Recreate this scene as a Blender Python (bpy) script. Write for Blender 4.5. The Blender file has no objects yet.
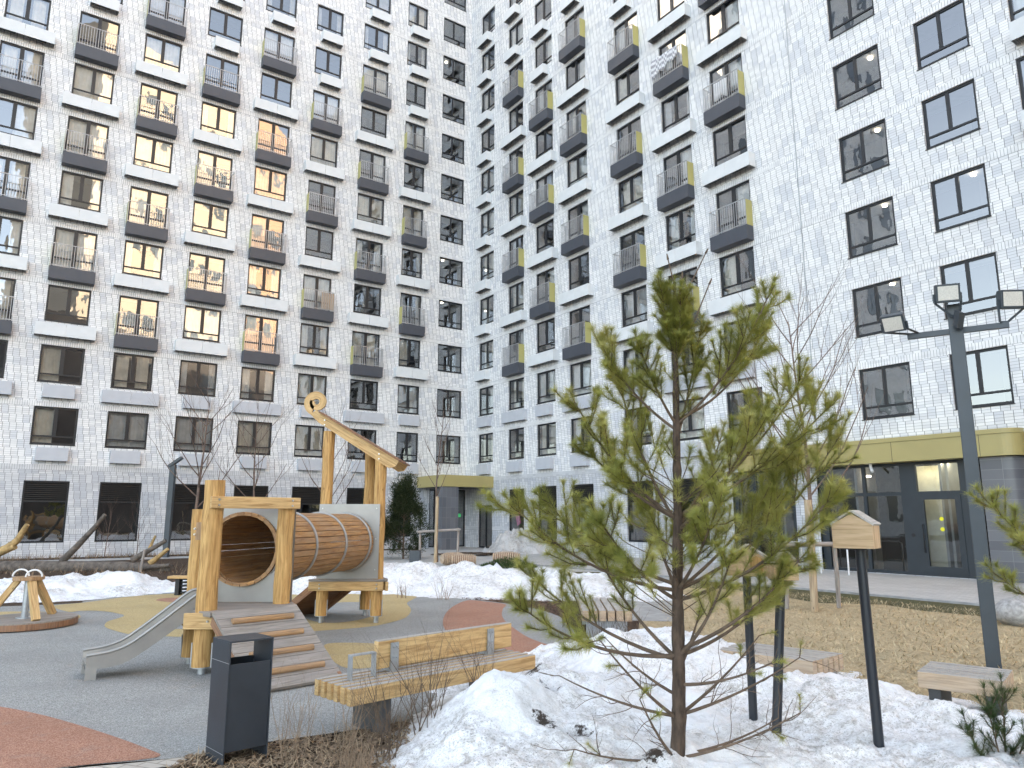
import bpy, math, random
from mathutils import Vector, Matrix, noise as mnoise
rnd = random.Random(7)
sc = bpy.context.scene
COL = sc.collection
V = Vector
PI = math.pi

# ------------------------------------------------------------------ mesh builder
class MB:
    def __init__(s):
        s.v = []; s.f = []; s.uv = []; s.sm = []; s.mi = []
    def face(s, pts, uv=None, smooth=False, mi=0):
        b = len(s.v); s.v += [tuple(p) for p in pts]
        s.f.append(tuple(range(b, b + len(pts))))
        s.uv.append(uv or [(0, 0)] * len(pts)); s.sm.append(smooth); s.mi.append(mi)
    def grid(s, rows, closed=False, uvs=None, smooth=True, mi=0):
        b = len(s.v); n = len(rows[0])
        for r in rows: s.v += [tuple(p) for p in r]
        for i in range(len(rows) - 1):
            for j in range(n if closed else n - 1):
                k = (j + 1) % n
                s.f.append((b + i * n + j, b + i * n + k, b + (i + 1) * n + k, b + (i + 1) * n + j))
                if uvs:
                    u0, u1 = uvs[0][i], uvs[0][i + 1]; w0, w1 = uvs[1][j], uvs[1][j + 1]
                    s.uv.append([(u0, w0), (u0, w1), (u1, w1), (u1, w0)])
                else: s.uv.append([(0, 0)] * 4)
                s.sm.append(smooth); s.mi.append(mi)
        return b
    def obox(s, c, ax, ay, az, mi=0, off=None):
        # centre and three half-extent vectors; uv u runs along the longest axis
        c = V(c); A = [V(ax), V(ay), V(az)]
        if A[0].cross(A[1]).dot(A[2]) < 0: A[2] = -A[2]
        L = [a.length for a in A]; k = L.index(max(L)); o = (rnd.random() * 9, rnd.random() * 9)
        for i in range(3):
            a, b, n = A[(i + 1) % 3], A[(i + 2) % 3], A[i]
            la, lb = L[(i + 1) % 3], L[(i + 2) % 3]
            for sg in (1, -1):
                q = [(-1, -1), (1, -1), (1, 1), (-1, 1)]
                if sg < 0: q = q[::-1]
                pts = [c + n * sg + a * p + b * r for p, r in q]
                sw = (i + 2) % 3 == k
                uv = [((r * lb if sw else p * la) + o[0], (p * la if sw else r * lb) + o[1] + i * .37) for p, r in q]
                s.face(pts, uv, False, mi)
    def box(s, x0, y0, z0, x1, y1, z1, mi=0):
        s.obox(((x0 + x1) / 2, (y0 + y1) / 2, (z0 + z1) / 2), ((x1 - x0) / 2, 0, 0), (0, (y1 - y0) / 2, 0), (0, 0, (z1 - z0) / 2), mi)
    def beam(s, p0, p1, w, h, up=(0, 0, 1), mi=0):
        p0, p1 = V(p0), V(p1); d = p1 - p0; u = V(up)
        side = d.cross(u)
        if side.length < 1e-6: side = d.cross(V((1, 0, 0)))
        side.normalize(); u2 = side.cross(d).normalized()
        s.obox((p0 + p1) / 2, d / 2, side * w / 2, u2 * h / 2, mi)
    def tube(s, pts, rad, n=8, cap=True, mi=0, smooth=True, wob=0):
        pts = [V(p) for p in pts]; rows = []; L = [0]; o = rnd.random() * 9
        if not hasattr(rad, '__len__'): rad = [rad] * len(pts)
        ref = None
        for i, p in enumerate(pts):
            t = (pts[min(i + 1, len(pts) - 1)] - pts[max(i - 1, 0)]).normalized()
            if ref is None:
                ref = t.orthogonal().normalized()
            a = (ref - t * ref.dot(t))
            a = a.normalized() if a.length > 1e-6 else t.orthogonal().normalized()
            ref = a; b = t.cross(a)
            rows.append([p + (a * math.cos(2 * PI * j / n) + b * math.sin(2 * PI * j / n)) * rad[i] * (1 + (rnd.uniform(-wob, wob) if wob else 0)) for j in range(n)])
            if i: L.append(L[-1] + (pts[i] - pts[i - 1]).length)
        r = max(rad)
        s.grid(rows, True, ([x + o for x in L], [2 * PI * r * j / n for j in range(n + 1)]), smooth, mi)
        if cap:
            s.face(rows[0][::-1], [(o + .1 * math.cos(2*PI*j/n), .1 * math.sin(2*PI*j/n)) for j in range(n)], False, mi)
            s.face(rows[-1], [(o + .1 * math.cos(2*PI*j/n), .1 * math.sin(2*PI*j/n)) for j in range(n)], False, mi)
    def cyl(s, p0, p1, r0, r1=None, n=14, mi=0, cap=True):
        s.tube([p0, p1], [r0, r0 if r1 is None else r1], n, cap, mi)
    def prism(s, out, ext, mi=0, ud=None, smooth=False):
        out = [V(p) for p in out]; e = V(ext); o = rnd.random() * 9
        nrm = V((0, 0, 0))
        for i in range(len(out)): nrm += out[i].cross(out[(i + 1) % len(out)])
        if nrm.dot(e) > 0: out = out[::-1]
        d = V(ud).normalized() if ud else (out[1] - out[0]).normalized()
        w = e.normalized().cross(d)
        uv = [(p.dot(d) + o, p.dot(w)) for p in out]
        s.face(out, uv, False, mi)
        s.face([p + e for p in out][::-1], uv[::-1], False, mi)
        n = len(out)
        for i in range(n):
            a, b = out[i], out[(i + 1) % n]; l = (b - a).length
            s.face([b, a, a + e, b + e], [(o + l, 0), (o, 0), (o, e.length), (o + l, e.length)], smooth, mi)
    def disc(s, c, r, z, n=24, mi=0):
        s.face([(c[0] + r * math.cos(2 * PI * i / n), c[1] + r * math.sin(2 * PI * i / n), z) for i in range(n)], None, False, mi)
    def mesh(s, name, mats):
        me = bpy.data.meshes.new(name)
        me.from_pydata(s.v, [], s.f)
        u = me.uv_layers.new(name='UVMap')
        flat = [c for f in s.uv for p in f for c in p]
        u.data.foreach_set('uv', flat)
        me.polygons.foreach_set('use_smooth', s.sm)
        me.polygons.foreach_set('material_index', s.mi)
        for m in (mats if isinstance(mats, (list, tuple)) else [mats]): me.materials.append(m)
        me.update()
        return me
    def build(s, name, mats, parent=None, bevel=0, weld=False):
        o = link(name, s.mesh(name, mats), parent)
        if weld or bevel:
            w = o.modifiers.new('weld', 'WELD'); w.merge_threshold = 1e-4
        if bevel:
            b = o.modifiers.new('bevel', 'BEVEL'); b.width = bevel; b.segments = 2; b.limit_method = 'ANGLE'; b.angle_limit = math.radians(40)
        return o

def link(name, me, parent=None):
    o = bpy.data.objects.new(name, me); COL.objects.link(o)
    if parent is not None:
        o.parent = parent
        if parent.get('_world') is not None:
            o.matrix_parent_inverse = Matrix.Translation(-V(parent.location))
    return o
def tag(o, label=None, cat=None, group=None, kind=None):
    if label: o['label'] = label
    if cat: o['category'] = cat
    if group: o['group'] = group
    if kind: o['kind'] = kind
    return o
def thing(name, loc, label, cat, group=None):
    # Empty at the base of a thing; children meshes are written in world coordinates
    o = bpy.data.objects.new(name, None); COL.objects.link(o); o.location = loc; o['_world'] = 1
    o.empty_display_size = .2
    return tag(o, label, cat, group)
def dup(root, loc, label, rz=0):
    r = root.copy(); COL.objects.link(r); r.location = loc; r.rotation_euler = (0, 0, rz); r['label'] = label
    for ch in list(root.children):
        c = ch.copy(); COL.objects.link(c); c.parent = r
        for g in list(ch.children):
            d = g.copy(); COL.objects.link(d); d.parent = c
    return r

# ------------------------------------------------------------------ materials
def newmat(name):
    m = bpy.data.materials.new(name); m.use_nodes = True
    nt = m.node_tree; b = nt.nodes['Principled BSDF']
    return m, nt, b
def N(nt, typ, **kw):
    n = nt.nodes.new(typ)
    for k, v in kw.items():
        if k.startswith('_'): setattr(n, k[1:], v)
        else: n.inputs[k.replace('__', ' ')].default_value = v
    return n
def math_node(nt, op, a, b=None, c=None):
    n = nt.nodes.new('ShaderNodeMath'); n.operation = op
    for i, x in enumerate((a, b, c)):
        if x is None: continue
        if isinstance(x, (int, float)): n.inputs[i].default_value = x
        else: nt.links.new(x, n.inputs[i])
    return n.outputs[0]
def mix(nt, f, a, b, mode='MIX'):
    n = nt.nodes.new('ShaderNodeMix'); n.data_type = 'RGBA'; n.blend_type = mode
    for sock, x in ((n.inputs[0], f), (n.inputs[6], a), (n.inputs[7], b)):
        if isinstance(x, (int, float)): sock.default_value = x
        elif isinstance(x, tuple): sock.default_value = (*x[:3], 1)
        else: nt.links.new(x, sock)
    return n.outputs[2]
def ramp(nt, fac, stops):
    n = nt.nodes.new('ShaderNodeValToRGB'); nt.links.new(fac, n.inputs[0])
    cr = n.color_ramp
    while len(cr.elements) < len(stops): cr.elements.new(.5)
    for e, (p, c) in zip(cr.elements, stops):
        e.position = p; e.color = (*c, 1) if len(c) == 3 else c
    return n.outputs[0]
def coords(nt, which='Object', scale=(1, 1, 1), rand=False):
    tc = nt.nodes.new('ShaderNodeTexCoord'); mp = nt.nodes.new('ShaderNodeMapping')
    mp.inputs['Scale'].default_value = scale
    nt.links.new(tc.outputs[which], mp.inputs[0])
    if rand:
        oi = nt.nodes.new('ShaderNodeObjectInfo'); vm = nt.nodes.new('ShaderNodeVectorMath'); vm.operation = 'MULTIPLY_ADD'
        cb = nt.nodes.new('ShaderNodeCombineXYZ')
        for i in range(3): nt.links.new(oi.outputs['Random'], cb.inputs[i])
        nt.links.new(cb.outputs[0], vm.inputs[0]); vm.inputs[1].default_value = (37, 53, 71)
        nt.links.new(mp.outputs[0], vm.inputs[2]); return vm.outputs[0]
    return mp.outputs[0]
def noise(nt, vec, scale, detail=4, rough=.55, out='Fac', dist=0):
    n = nt.nodes.new('ShaderNodeTexNoise'); n.inputs['Scale'].default_value = scale
    n.inputs['Detail'].default_value = detail; n.inputs['Roughness'].default_value = rough; n.inputs['Distortion'].default_value = dist
    nt.links.new(vec, n.inputs['Vector']); return n.outputs[0 if out == 'Fac' else 1]
def bump(nt, b, h, strength, dist=.01):
    n = nt.nodes.new('ShaderNodeBump'); n.inputs['Strength'].default_value = strength; n.inputs['Distance'].default_value = dist
    nt.links.new(h, n.inputs['Height']); nt.links.new(n.outputs[0], b.inputs['Normal'])
def plain(name, col, rough=.5, metal=0, var=.12, scale=3, bmp=0, bscale=60, spec=.5, which='Object', rscale=(1,1,1), rand=False):
    m, nt, b = newmat(name)
    b.inputs['Roughness'].default_value = rough; b.inputs['Metallic'].default_value = metal
    b.inputs['Specular IOR Level'].default_value = spec
    v = coords(nt, which, rscale, rand)
    f = noise(nt, v, scale, 5)
    c = ramp(nt, f, [(.3, tuple(x * (1 - var) for x in col)), (.7, tuple(min(1, x * (1 + var)) for x in col))])
    nt.links.new(c, b.inputs['Base Color'])
    if bmp: bump(nt, b, noise(nt, v, bscale, 3), bmp)
    return m
def emis(name, col, st):
    m, nt, b = newmat(name)
    b.inputs['Base Color'].default_value = (*col, 1); b.inputs['Emission Color'].default_value = (*col, 1); b.inputs['Emission Strength'].default_value = st
    return m

def wood(name, dark, light, grey=None, rough=.6, knots=True, greyamt=.0, end=None):
    m, nt, b = newmat(name); b.inputs['Roughness'].default_value = rough; b.inputs['Specular IOR Level'].default_value = .3
    v = coords(nt, 'UV', (1.2, 16, 1), True)
    f = noise(nt, v, 2.0, 6, .62, dist=.7)
    c = ramp(nt, f, [(.34, tuple(x * .85 for x in dark)), (.5, tuple((a + b_) / 2 for a, b_ in zip(dark, light))), (.64, light)])
    v2 = coords(nt, 'UV', (1, 3, 1), True)
    f2 = noise(nt, v2, 1.1, 3)
    c = mix(nt, math_node(nt, 'MULTIPLY', math_node(nt, 'SUBTRACT', f2, .45), .9), c, tuple(x * .72 for x in dark))
    if knots:
        vo = N(nt, 'ShaderNodeTexVoronoi', Scale=3.2, Randomness=1.0); nt.links.new(coords(nt, 'UV', (.9, 2.2, 1), True), vo.inputs['Vector'])
        k = ramp(nt, vo.outputs['Distance'], [(.035, (1, 1, 1)), (.085, (0, 0, 0))])
        c = mix(nt, math_node(nt, 'MULTIPLY', k, .85), c, tuple(x * .28 for x in dark))
    if grey:
        g = noise(nt, coords(nt, 'UV', (.8, 4, 1), True), 2.5, 5)
        c = mix(nt, math_node(nt, 'MULTIPLY', ramp(nt, g, [(.35, (0, 0, 0)), (.6, (1, 1, 1))]), greyamt), c, grey)
    nt.links.new(c, b.inputs['Base Color'])
    bump(nt, b, f, .25, .004)
    return m

M = {}
M['wood'] = wood('honey_wood', (.36, .185, .06), (.66, .41, .165))
M['wood_beam'] = wood('sawn_honey_wood', (.45, .265, .11), (.70, .48, .235))
M['wood_pale'] = wood('pale_larch', (.44, .30, .19), (.60, .45, .31), (.38, .35, .32), greyamt=.35)
M['wood_grey'] = wood('weathered_board', (.185, .16, .135), (.33, .29, .25), (.30, .27, .25), greyamt=.5, knots=False)
M['wood_slat'] = wood('grey_slat', (.33, .29, .25), (.50, .46, .42), (.42, .40, .38), greyamt=.5, knots=False)
M['wood_tunnel'] = wood('tunnel_stave', (.27, .12, .042), (.52, .29, .115), (.34, .26, .19), greyamt=.4)
M['wood_round'] = wood('debarked_cleat', (.30, .17, .08), (.46, .27, .13), (.30, .24, .2), greyamt=.25)
M['wood_roof'] = wood('roof_board', (.20, .09, .045), (.32, .16, .08), (.25, .18, .14), greyamt=.35)
M['steel'] = plain('stainless_steel', (.34, .33, .315), .42, .5, .06, 5, .05, 90)
M['galv'] = plain('galvanised_steel', (.42, .44, .46), .45, .7, .15, 14)
M['bolt'] = plain('bolt_zinc', (.6, .6, .6), .3, .9, .05)
M['front_paint'] = plain('shopfront_paint', (.022, .030, .038), .4, 0, .1, 2)
M['acgrey'] = plain('ac_screen_grey', (.50, .52, .56), .5, 0, .05, 2, .25, 170)
M['leg_dark'] = plain('dark_leg', (.07, .072, .075), .6, 0, .2, 6)
M['slide'] = plain('brushed_slide_steel', (.33, .315, .30), .38, .5, .08, 5)
M['post_paint'] = plain('dark_post_paint', (.016, .020, .028), .4, 0, .12, 3)
M['bin_paint'] = plain('bin_paint', (.030, .037, .047), .45, 0, .18, 3.5, .08, 300)
M['dark_paint'] = plain('anthracite_paint', (.044, .056, .068), .42, 0, .12, 2.2, .08, 300)
M['dark_frame'] = plain('dark_window_frame', (.009, .010, .013), .45, 0, .1, 3)
M['balc'] = plain('balcony_sheet', (.056, .063, .080), .5, 0, .08, 2)
M['rail'] = plain('railing_metal', (.44, .44, .45), .4, .3, .08, 5)
M['yellow'] = plain('olive_panel', (.40, .37, .135), .4, 0, .08, 1.5)
M['canopy'] = plain('canopy_sheet', (.39, .325, .135), .42, 0, .05, .8)
M['acbox'] = plain('ac_screen', (.69, .71, .72), .5, 0, .05, 2, .25, 170)
M['acdark'] = plain('ac_unit', (.13, .135, .14), .6, 0, .7, 14)
M['conc'] = plain('concrete', (.34, .34, .335), .85, 0, .2, 5, .2, 60)
M['louvre'] = plain('louvre_black', (.012, .011, .011), .5, 0, .2, 4)
M['black'] = plain('black_rubber', (.015, .015, .016), .6)
M['cloth_white'] = plain('white_cloth', (.75, .75, .76), .9, 0, .08, 8)
M['curtain'] = plain('curtain_cloth', (.88, .88, .86), .9, 0, .15, 2, rand=True)
M['curtain_warm'] = plain('curtain_cloth_beige', (.74, .69, .60), .9, 0, .2, 2, rand=True)
M['curtain_grey'] = plain('blind_cloth', (.60, .61, .62), .9, 0, .2, 2, rand=True)
M['bark'] = plain('pine_bark', (.080, .054, .038), .9, 0, .55, 26, 1.0, 55, rscale=(1, 1, .35))
M['twig'] = plain('twig_bark', (.13, .09, .062), .85, 0, .35, 12)
M['twig_dry'] = plain('dry_twig', (.26, .185, .125), .9, 0, .35, 7)
M['twig_red'] = plain('bare_tree_bark', (.15, .105, .085), .85, 0, .3, 6)
M['logbark'] = plain('driftwood', (.12, .10, .085), .85, 0, .5, 6, .6, 25)
M['logcut'] = plain('peeled_branch', (.40, .27, .12), .8, 0, .4, 6)
M['stone'] = plain('granite', (.36, .35, .34), .8, 0, .35, 14, .4, 40)
M['stake'] = wood('debarked_stake', (.34, .24, .14), (.56, .43, .28), (.35, .31, .27), greyamt=.3)
M['stake_grey'] = wood('grey_stake', (.24, .21, .19), (.40, .36, .33), knots=False)
M['lampface'] = plain('led_lens', (.62, .60, .55), .25, 0, .12, 60, .3, 120)
M['ymark'] = plain('yellow_sticker', (.85, .78, .03), .5)
M['whitep'] = plain('white_plastic', (.75, .75, .75), .4)
M['green_sign'] = emis('green_exit_sign', (.05, .5, .18), .05)
M['fill_hid'] = emis('added_lobby_fill', (1, .95, .8), 5)  # glow of the added strip that brightens the lobby
M['lamp_on'] = emis('ceiling_light', (1, .93, .8), 1.6)
def needle_mat(name, a, b_, c_):
    m, nt, b = newmat(name); b.inputs['Roughness'].default_value = .5; b.inputs['Specular IOR Level'].default_value = .35
    v = coords(nt); f = noise(nt, v, 3.5, 3); f2 = noise(nt, v, 60, 2)
    c = ramp(nt, f, [(.32, a), (.5, b_), (.68, c_)])
    c = mix(nt, math_node(nt, 'MULTIPLY', f2, .3), c, tuple(x * .6 for x in a))
    nt.links.new(c, b.inputs['Base Color'])
    tr = nt.nodes.new('ShaderNodeBsdfTranslucent'); nt.links.new(c, tr.inputs[0])
    mx = nt.nodes.new('ShaderNodeMixShader'); mx.inputs[0].default_value = .45
    nt.links.new(b.outputs[0], mx.inputs[1]); nt.links.new(tr.outputs[0], mx.inputs[2])
    nt.links.new(mx.outputs[0], nt.nodes['Material Output'].inputs[0]); return m
M['needle'] = needle_mat('pine_needles', (.25, .27, .065), (.43, .425, .11), (.58, .54, .19))
M['thuja'] = needle_mat('thuja_leaf', (.028, .042, .018), (.050, .068, .028), (.08, .095, .04))
M['needle_dark'] = needle_mat('dark_pine_needles', (.045, .08, .03), (.08, .125, .04), (.13, .17, .06))

def brick_mat(name, lo_tone):
    # stacked long bricks, joints shift a little every few courses, one upright course per storey
    m, nt, b = newmat(name); b.inputs['Roughness'].default_value = .55; b.inputs['Specular IOR Level'].default_value = .4
    tc = nt.nodes.new('ShaderNodeTexCoord'); sp = nt.nodes.new('ShaderNodeSeparateXYZ'); nt.links.new(tc.outputs['Object'], sp.inputs[0])
    x = math_node(nt, 'ADD', sp.outputs[0], sp.outputs[1]); z = sp.outputs[2]
    step = math_node(nt, 'FLOOR', math_node(nt, 'DIVIDE', z, .39))
    wn0 = nt.nodes.new('ShaderNodeTexWhiteNoise'); wn0.noise_dimensions = '1D'; nt.links.new(step, wn0.inputs['W'])
    xs = math_node(nt, 'ADD', x, math_node(nt, 'ADD', math_node(nt, 'MULTIPLY', step, .055), math_node(nt, 'MULTIPLY', wn0.outputs[0], .012)))
    zz = math_node(nt, 'FRACT', math_node(nt, 'DIVIDE', math_node(nt, 'SUBTRACT', z, 4.075), 3.0))
    sold = math_node(nt, 'LESS_THAN', zz, .25 / 3)
    def joints(xx, period, wid, soft):
        fr = math_node(nt, 'FRACT', math_node(nt, 'DIVIDE', xx, period))
        d = math_node(nt, 'MULTIPLY', math_node(nt, 'MINIMUM', fr, math_node(nt, 'SUBTRACT', 1.0, fr)), period)
        mr = nt.nodes.new('ShaderNodeMapRange'); mr.inputs[1].default_value = wid; mr.inputs[2].default_value = wid + soft; mr.inputs[3].default_value = 1; mr.inputs[4].default_value = 0
        nt.links.new(d, mr.inputs[0]); return mr.outputs[0]
    v1 = joints(xs, .27, .006, .003); h1 = math_node(nt, 'MULTIPLY', joints(z, .0975, .003, .003), .75)
    j_run = math_node(nt, 'MAXIMUM', v1, h1)
    j_sold = math_node(nt, 'MAXIMUM', math_node(nt, 'MULTIPLY', joints(x, .0975, .004, .004), .85), joints(math_node(nt, 'MULTIPLY', zz, 3.0), 3.0, .006, .003))
    jn = nt.nodes.new('ShaderNodeMix'); jn.data_type = 'FLOAT'
    nt.links.new(sold, jn.inputs[0]); nt.links.new(j_run, jn.inputs[2]); nt.links.new(j_sold, jn.inputs[3]); j = jn.outputs[0]
    # brick tones
    cb = nt.nodes.new('ShaderNodeCombineXYZ')
    nt.links.new(math_node(nt, 'FLOOR', math_node(nt, 'DIVIDE', xs, .27)), cb.inputs[0]); nt.links.new(math_node(nt, 'FLOOR', math_node(nt, 'DIVIDE', z, .0975)), cb.inputs[1])
    wn = nt.nodes.new('ShaderNodeTexWhiteNoise'); wn.noise_dimensions = '2D'; nt.links.new(cb.outputs[0], wn.inputs['Vector'])
    cb2 = nt.nodes.new('ShaderNodeCombineXYZ')
    nt.links.new(math_node(nt, 'FLOOR', math_node(nt, 'DIVIDE', xs, .27)), cb2.inputs[0]); nt.links.new(math_node(nt, 'FLOOR', math_node(nt, 'DIVIDE', z, .39)), cb2.inputs[1])
    wn2 = nt.nodes.new('ShaderNodeTexWhiteNoise'); wn2.noise_dimensions = '2D'; nt.links.new(cb2.outputs[0], wn2.inputs['Vector'])
    white = ramp(nt, wn.outputs[0], [(0, (.70, .70, .71)), (.4, (.80, .80, .80)), (1, (.87, .865, .86))])
    grey = ramp(nt, wn.outputs[0], [(0, (.63, .64, .67)), (1, (.73, .74, .76))])
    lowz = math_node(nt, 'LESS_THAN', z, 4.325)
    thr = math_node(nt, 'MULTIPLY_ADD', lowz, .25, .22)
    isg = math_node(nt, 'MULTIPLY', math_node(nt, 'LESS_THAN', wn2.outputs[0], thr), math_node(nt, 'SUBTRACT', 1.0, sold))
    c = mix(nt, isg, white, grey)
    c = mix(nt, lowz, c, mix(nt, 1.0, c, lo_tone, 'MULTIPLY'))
    # rain streaks and grime
    st = noise(nt, coords(nt, 'Object', (1.1, 1.1, .12)), 1.3, 5)
    c = mix(nt, math_node(nt, 'MULTIPLY', ramp(nt, st, [(.5, (0, 0, 0)), (.75, (1, 1, 1))]), .18), c, (.42, .41, .40))
    c = mix(nt, j, c, (.11, .11, .115))
    nt.links.new(c, b.inputs['Base Color'])
    bump(nt, b, math_node(nt, 'SUBTRACT', 1.0, j), .5, .006)
    return m
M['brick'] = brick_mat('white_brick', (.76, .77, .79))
def tile_mat():
    m, nt, b = newmat('grey_tile'); b.inputs['Roughness'].default_value = .3
    v = coords(nt, 'UV')
    br = N(nt, 'ShaderNodeTexBrick', Scale=1.0); br.offset = 0
    for k, x in (('Brick Width', .6), ('Row Height', .3), ('Mortar Size', .006), ('Color1', (.10, .105, .12, 1)), ('Color2', (.15, .155, .17, 1)), ('Mortar', (.22, .22, .23, 1))): br.inputs[k].default_value = x
    nt.links.new(v, br.inputs['Vector']); nt.links.new(br.outputs[0], b.inputs['Base Color']); return m
M['tile'] = tile_mat()

def glass_mat(name='window_glass', tint=(.93, .95, .95), base=.22, wav=.35):
    m = bpy.data.materials.new(name); m.use_nodes = True; nt = m.node_tree; nt.nodes.clear()
    out = nt.nodes.new('ShaderNodeOutputMaterial'); g = nt.nodes.new('ShaderNodeBsdfGlossy'); t = nt.nodes.new('ShaderNodeBsdfTransparent')
    g.inputs['Roughness'].default_value = .015; g.inputs['Color'].default_value = (.93, .95, .97, 1); t.inputs[0].default_value = (*tint, 1)
    f = nt.nodes.new('ShaderNodeFresnel'); f.inputs['IOR'].default_value = 1.5
    fac = math_node(nt, 'MULTIPLY_ADD', f.outputs[0], .9, base)
    mx = nt.nodes.new('ShaderNodeMixShader'); nt.links.new(fac, mx.inputs[0]); nt.links.new(t.outputs[0], mx.inputs[1]); nt.links.new(g.outputs[0], mx.inputs[2]); nt.links.new(mx.outputs[0], out.inputs[0])
    bp = nt.nodes.new('ShaderNodeBump'); bp.inputs['Strength'].default_value = wav; bp.inputs['Distance'].default_value = .012
    nt.links.new(noise(nt, coords(nt, 'Object', (1, 1, .7), True), 1.5, 2, .4), bp.inputs['Height']); nt.links.new(bp.outputs[0], g.inputs['Normal'])
    return m
M['glass'] = glass_mat()
M['glass_shop'] = glass_mat('shop_glass', (.70, .74, .75), .08, .2)
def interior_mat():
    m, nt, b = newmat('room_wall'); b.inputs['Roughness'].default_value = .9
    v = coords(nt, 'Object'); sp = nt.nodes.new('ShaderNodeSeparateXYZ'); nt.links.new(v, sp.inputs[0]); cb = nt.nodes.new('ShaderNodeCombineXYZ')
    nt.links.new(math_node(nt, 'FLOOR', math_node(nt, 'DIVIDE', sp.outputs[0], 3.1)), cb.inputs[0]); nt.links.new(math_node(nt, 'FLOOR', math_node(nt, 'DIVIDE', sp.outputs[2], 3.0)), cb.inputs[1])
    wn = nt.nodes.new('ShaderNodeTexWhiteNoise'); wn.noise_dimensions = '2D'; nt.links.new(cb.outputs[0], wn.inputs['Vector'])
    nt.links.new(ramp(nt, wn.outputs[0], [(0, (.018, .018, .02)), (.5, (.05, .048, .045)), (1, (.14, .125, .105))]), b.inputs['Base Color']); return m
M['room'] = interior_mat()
# ------------------------------------------------------------------ apartment building wings
CX, CY = -2.960, 47.845
A_L, A_R = math.radians(34.85), math.radians(-55.24)
ZT, ZB, FH = 7.088, 5.278, 3.0
def wing(name, loc, rot, label, cat='building'):
    o = bpy.data.objects.new(name, None); COL.objects.link(o); o.location = loc; o.rotation_euler = (0, 0, rot)
    return tag(o, label, cat)
def wall_mesh(x0, x1, z0, z1, ops, rev=.16, back=.4):
    mb = MB()
    xs = sorted({x0, x1} | {round(v, 3) for o in ops for v in o[:2] if x0 < v < x1}); zs = sorted({z0, z1} | {round(v, 3) for o in ops for v in o[2:] if z0 < v < z1})
    for i in range(len(xs) - 1):
        a, b = xs[i], xs[i + 1]; xm = (a + b) / 2; run = None
        for k in range(len(zs) - 1):
            c, d = zs[k], zs[k + 1]; zm = (c + d) / 2
            hole = any(o[0] < xm < o[1] and o[2] < zm < o[3] for o in ops)
            if hole:
                if run is not None: mb.face([(a, 0, run), (b, 0, run), (b, 0, c), (a, 0, c)]); run = None
            elif run is None: run = c
        if run is not None: mb.face([(a, 0, run), (b, 0, run), (b, 0, z1), (a, 0, z1)])
    for (a, b, c, d) in ops:
        if b - a > 2.6: continue
        mb.face([(a, 0, c), (a, rev, c), (a, rev, d), (a, 0, d)][::-1]); mb.face([(b, 0, c), (b, 0, d), (b, rev, d), (b, rev, c)][::-1])
        mb.face([(a, 0, d), (a, rev, d), (b, rev, d), (b, 0, d)][::-1]); mb.face([(a, 0, c), (b, 0, c), (b, rev, c), (a, rev, c)][::-1])
    return mb
_cache = {}
def cached(key, fn):
    if key not in _cache: _cache[key] = fn()
    return _cache[key]
def fr_mesh(w, h, typ):
    mb = MB(); t = .085; y0, y1 = .07, .13
    mb.box(0, y0, 0, t, y1, h); mb.box(w - t, y0, 0, w, y1, h); mb.box(t, y0, 0, w - t, y1, t); mb.box(t, y0, h - t, w - t, y1, h)
    m = w * .5
    if typ == 'win':
        mb.box(t, y0 + .004, .36, w - t, y1 - .004, .43); mb.box(m - .085, y0 + .002, .43, m + .085, y1 - .002, h - t)
    elif typ == 'plainwin':
        m = w * .47; mb.box(t, y0 + .004, .38, w - t, y1 - .004, .45); mb.box(m - .055, y0 + .002, .45, m + .055, y1 - .002, h - t)
    elif typ == 'door':
        mb.box(t, y0 + .004, 1.10, w - t, y1 - .004, 1.18); mb.box(m - .09, y0 + .002, t, m + .09, y1 - .002, h - t)
    elif typ == 'gf':
        mb.box(t, y0 + .004, h - 1.0, w - t, y1 - .004, h - .93)
    elif typ == 'two':
        mb.box(m - .05, y0 + .002, t, m + .05, y1 - .002, h - t)
    if typ in ('win', 'plainwin', 'two'): mb.box(-.02, -.03, -.03, w + .02, .07, -.003)
    return mb.mesh('window', M['dark_frame'])
def pane_mesh(w, h, z0=0, z1=None):
    mb = MB(); z1 = h if z1 is None else z1
    mb.face([(.05, .11, z0 + .05), (w - .05, .11, z0 + .05), (w - .05, .11, z1 - .05), (.05, .11, z1 - .05)]); return mb.mesh('pane', M['glass'])
def curtain_mesh(w, h, spans, mat, seed):
    r = random.Random(seed); mb = MB()
    for a, b in spans:
        n = max(4, int((b - a) * w / .05)); ph = r.random() * 6
        rows = []
        for z in (.06, h * .5, h - .05):
            rows.append([(w * (a + (b - a) * j / n), .30 + .022 * math.sin(j * 1.9 + ph + z * .15) + .015 * math.sin(j * .7 + ph), z) for j in range(n + 1)])
        mb.grid(rows)
    return mb.mesh('curtain', mat)
CUR = [([(.03, .97)], 'curtain'), ([(.03, .3), (.74, .97)], 'curtain'), ([(.03, .47)], 'curtain_warm'), ([(.52, .97)], 'curtain'), ([(.03, .97)], 'curtain_warm'), ([(.03, .22), (.8, .97)], 'curtain_grey'), ([(.03, .97)], 'curtain_grey'), ([(.1, .4), (.6, .9)], 'curtain_warm')]
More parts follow.
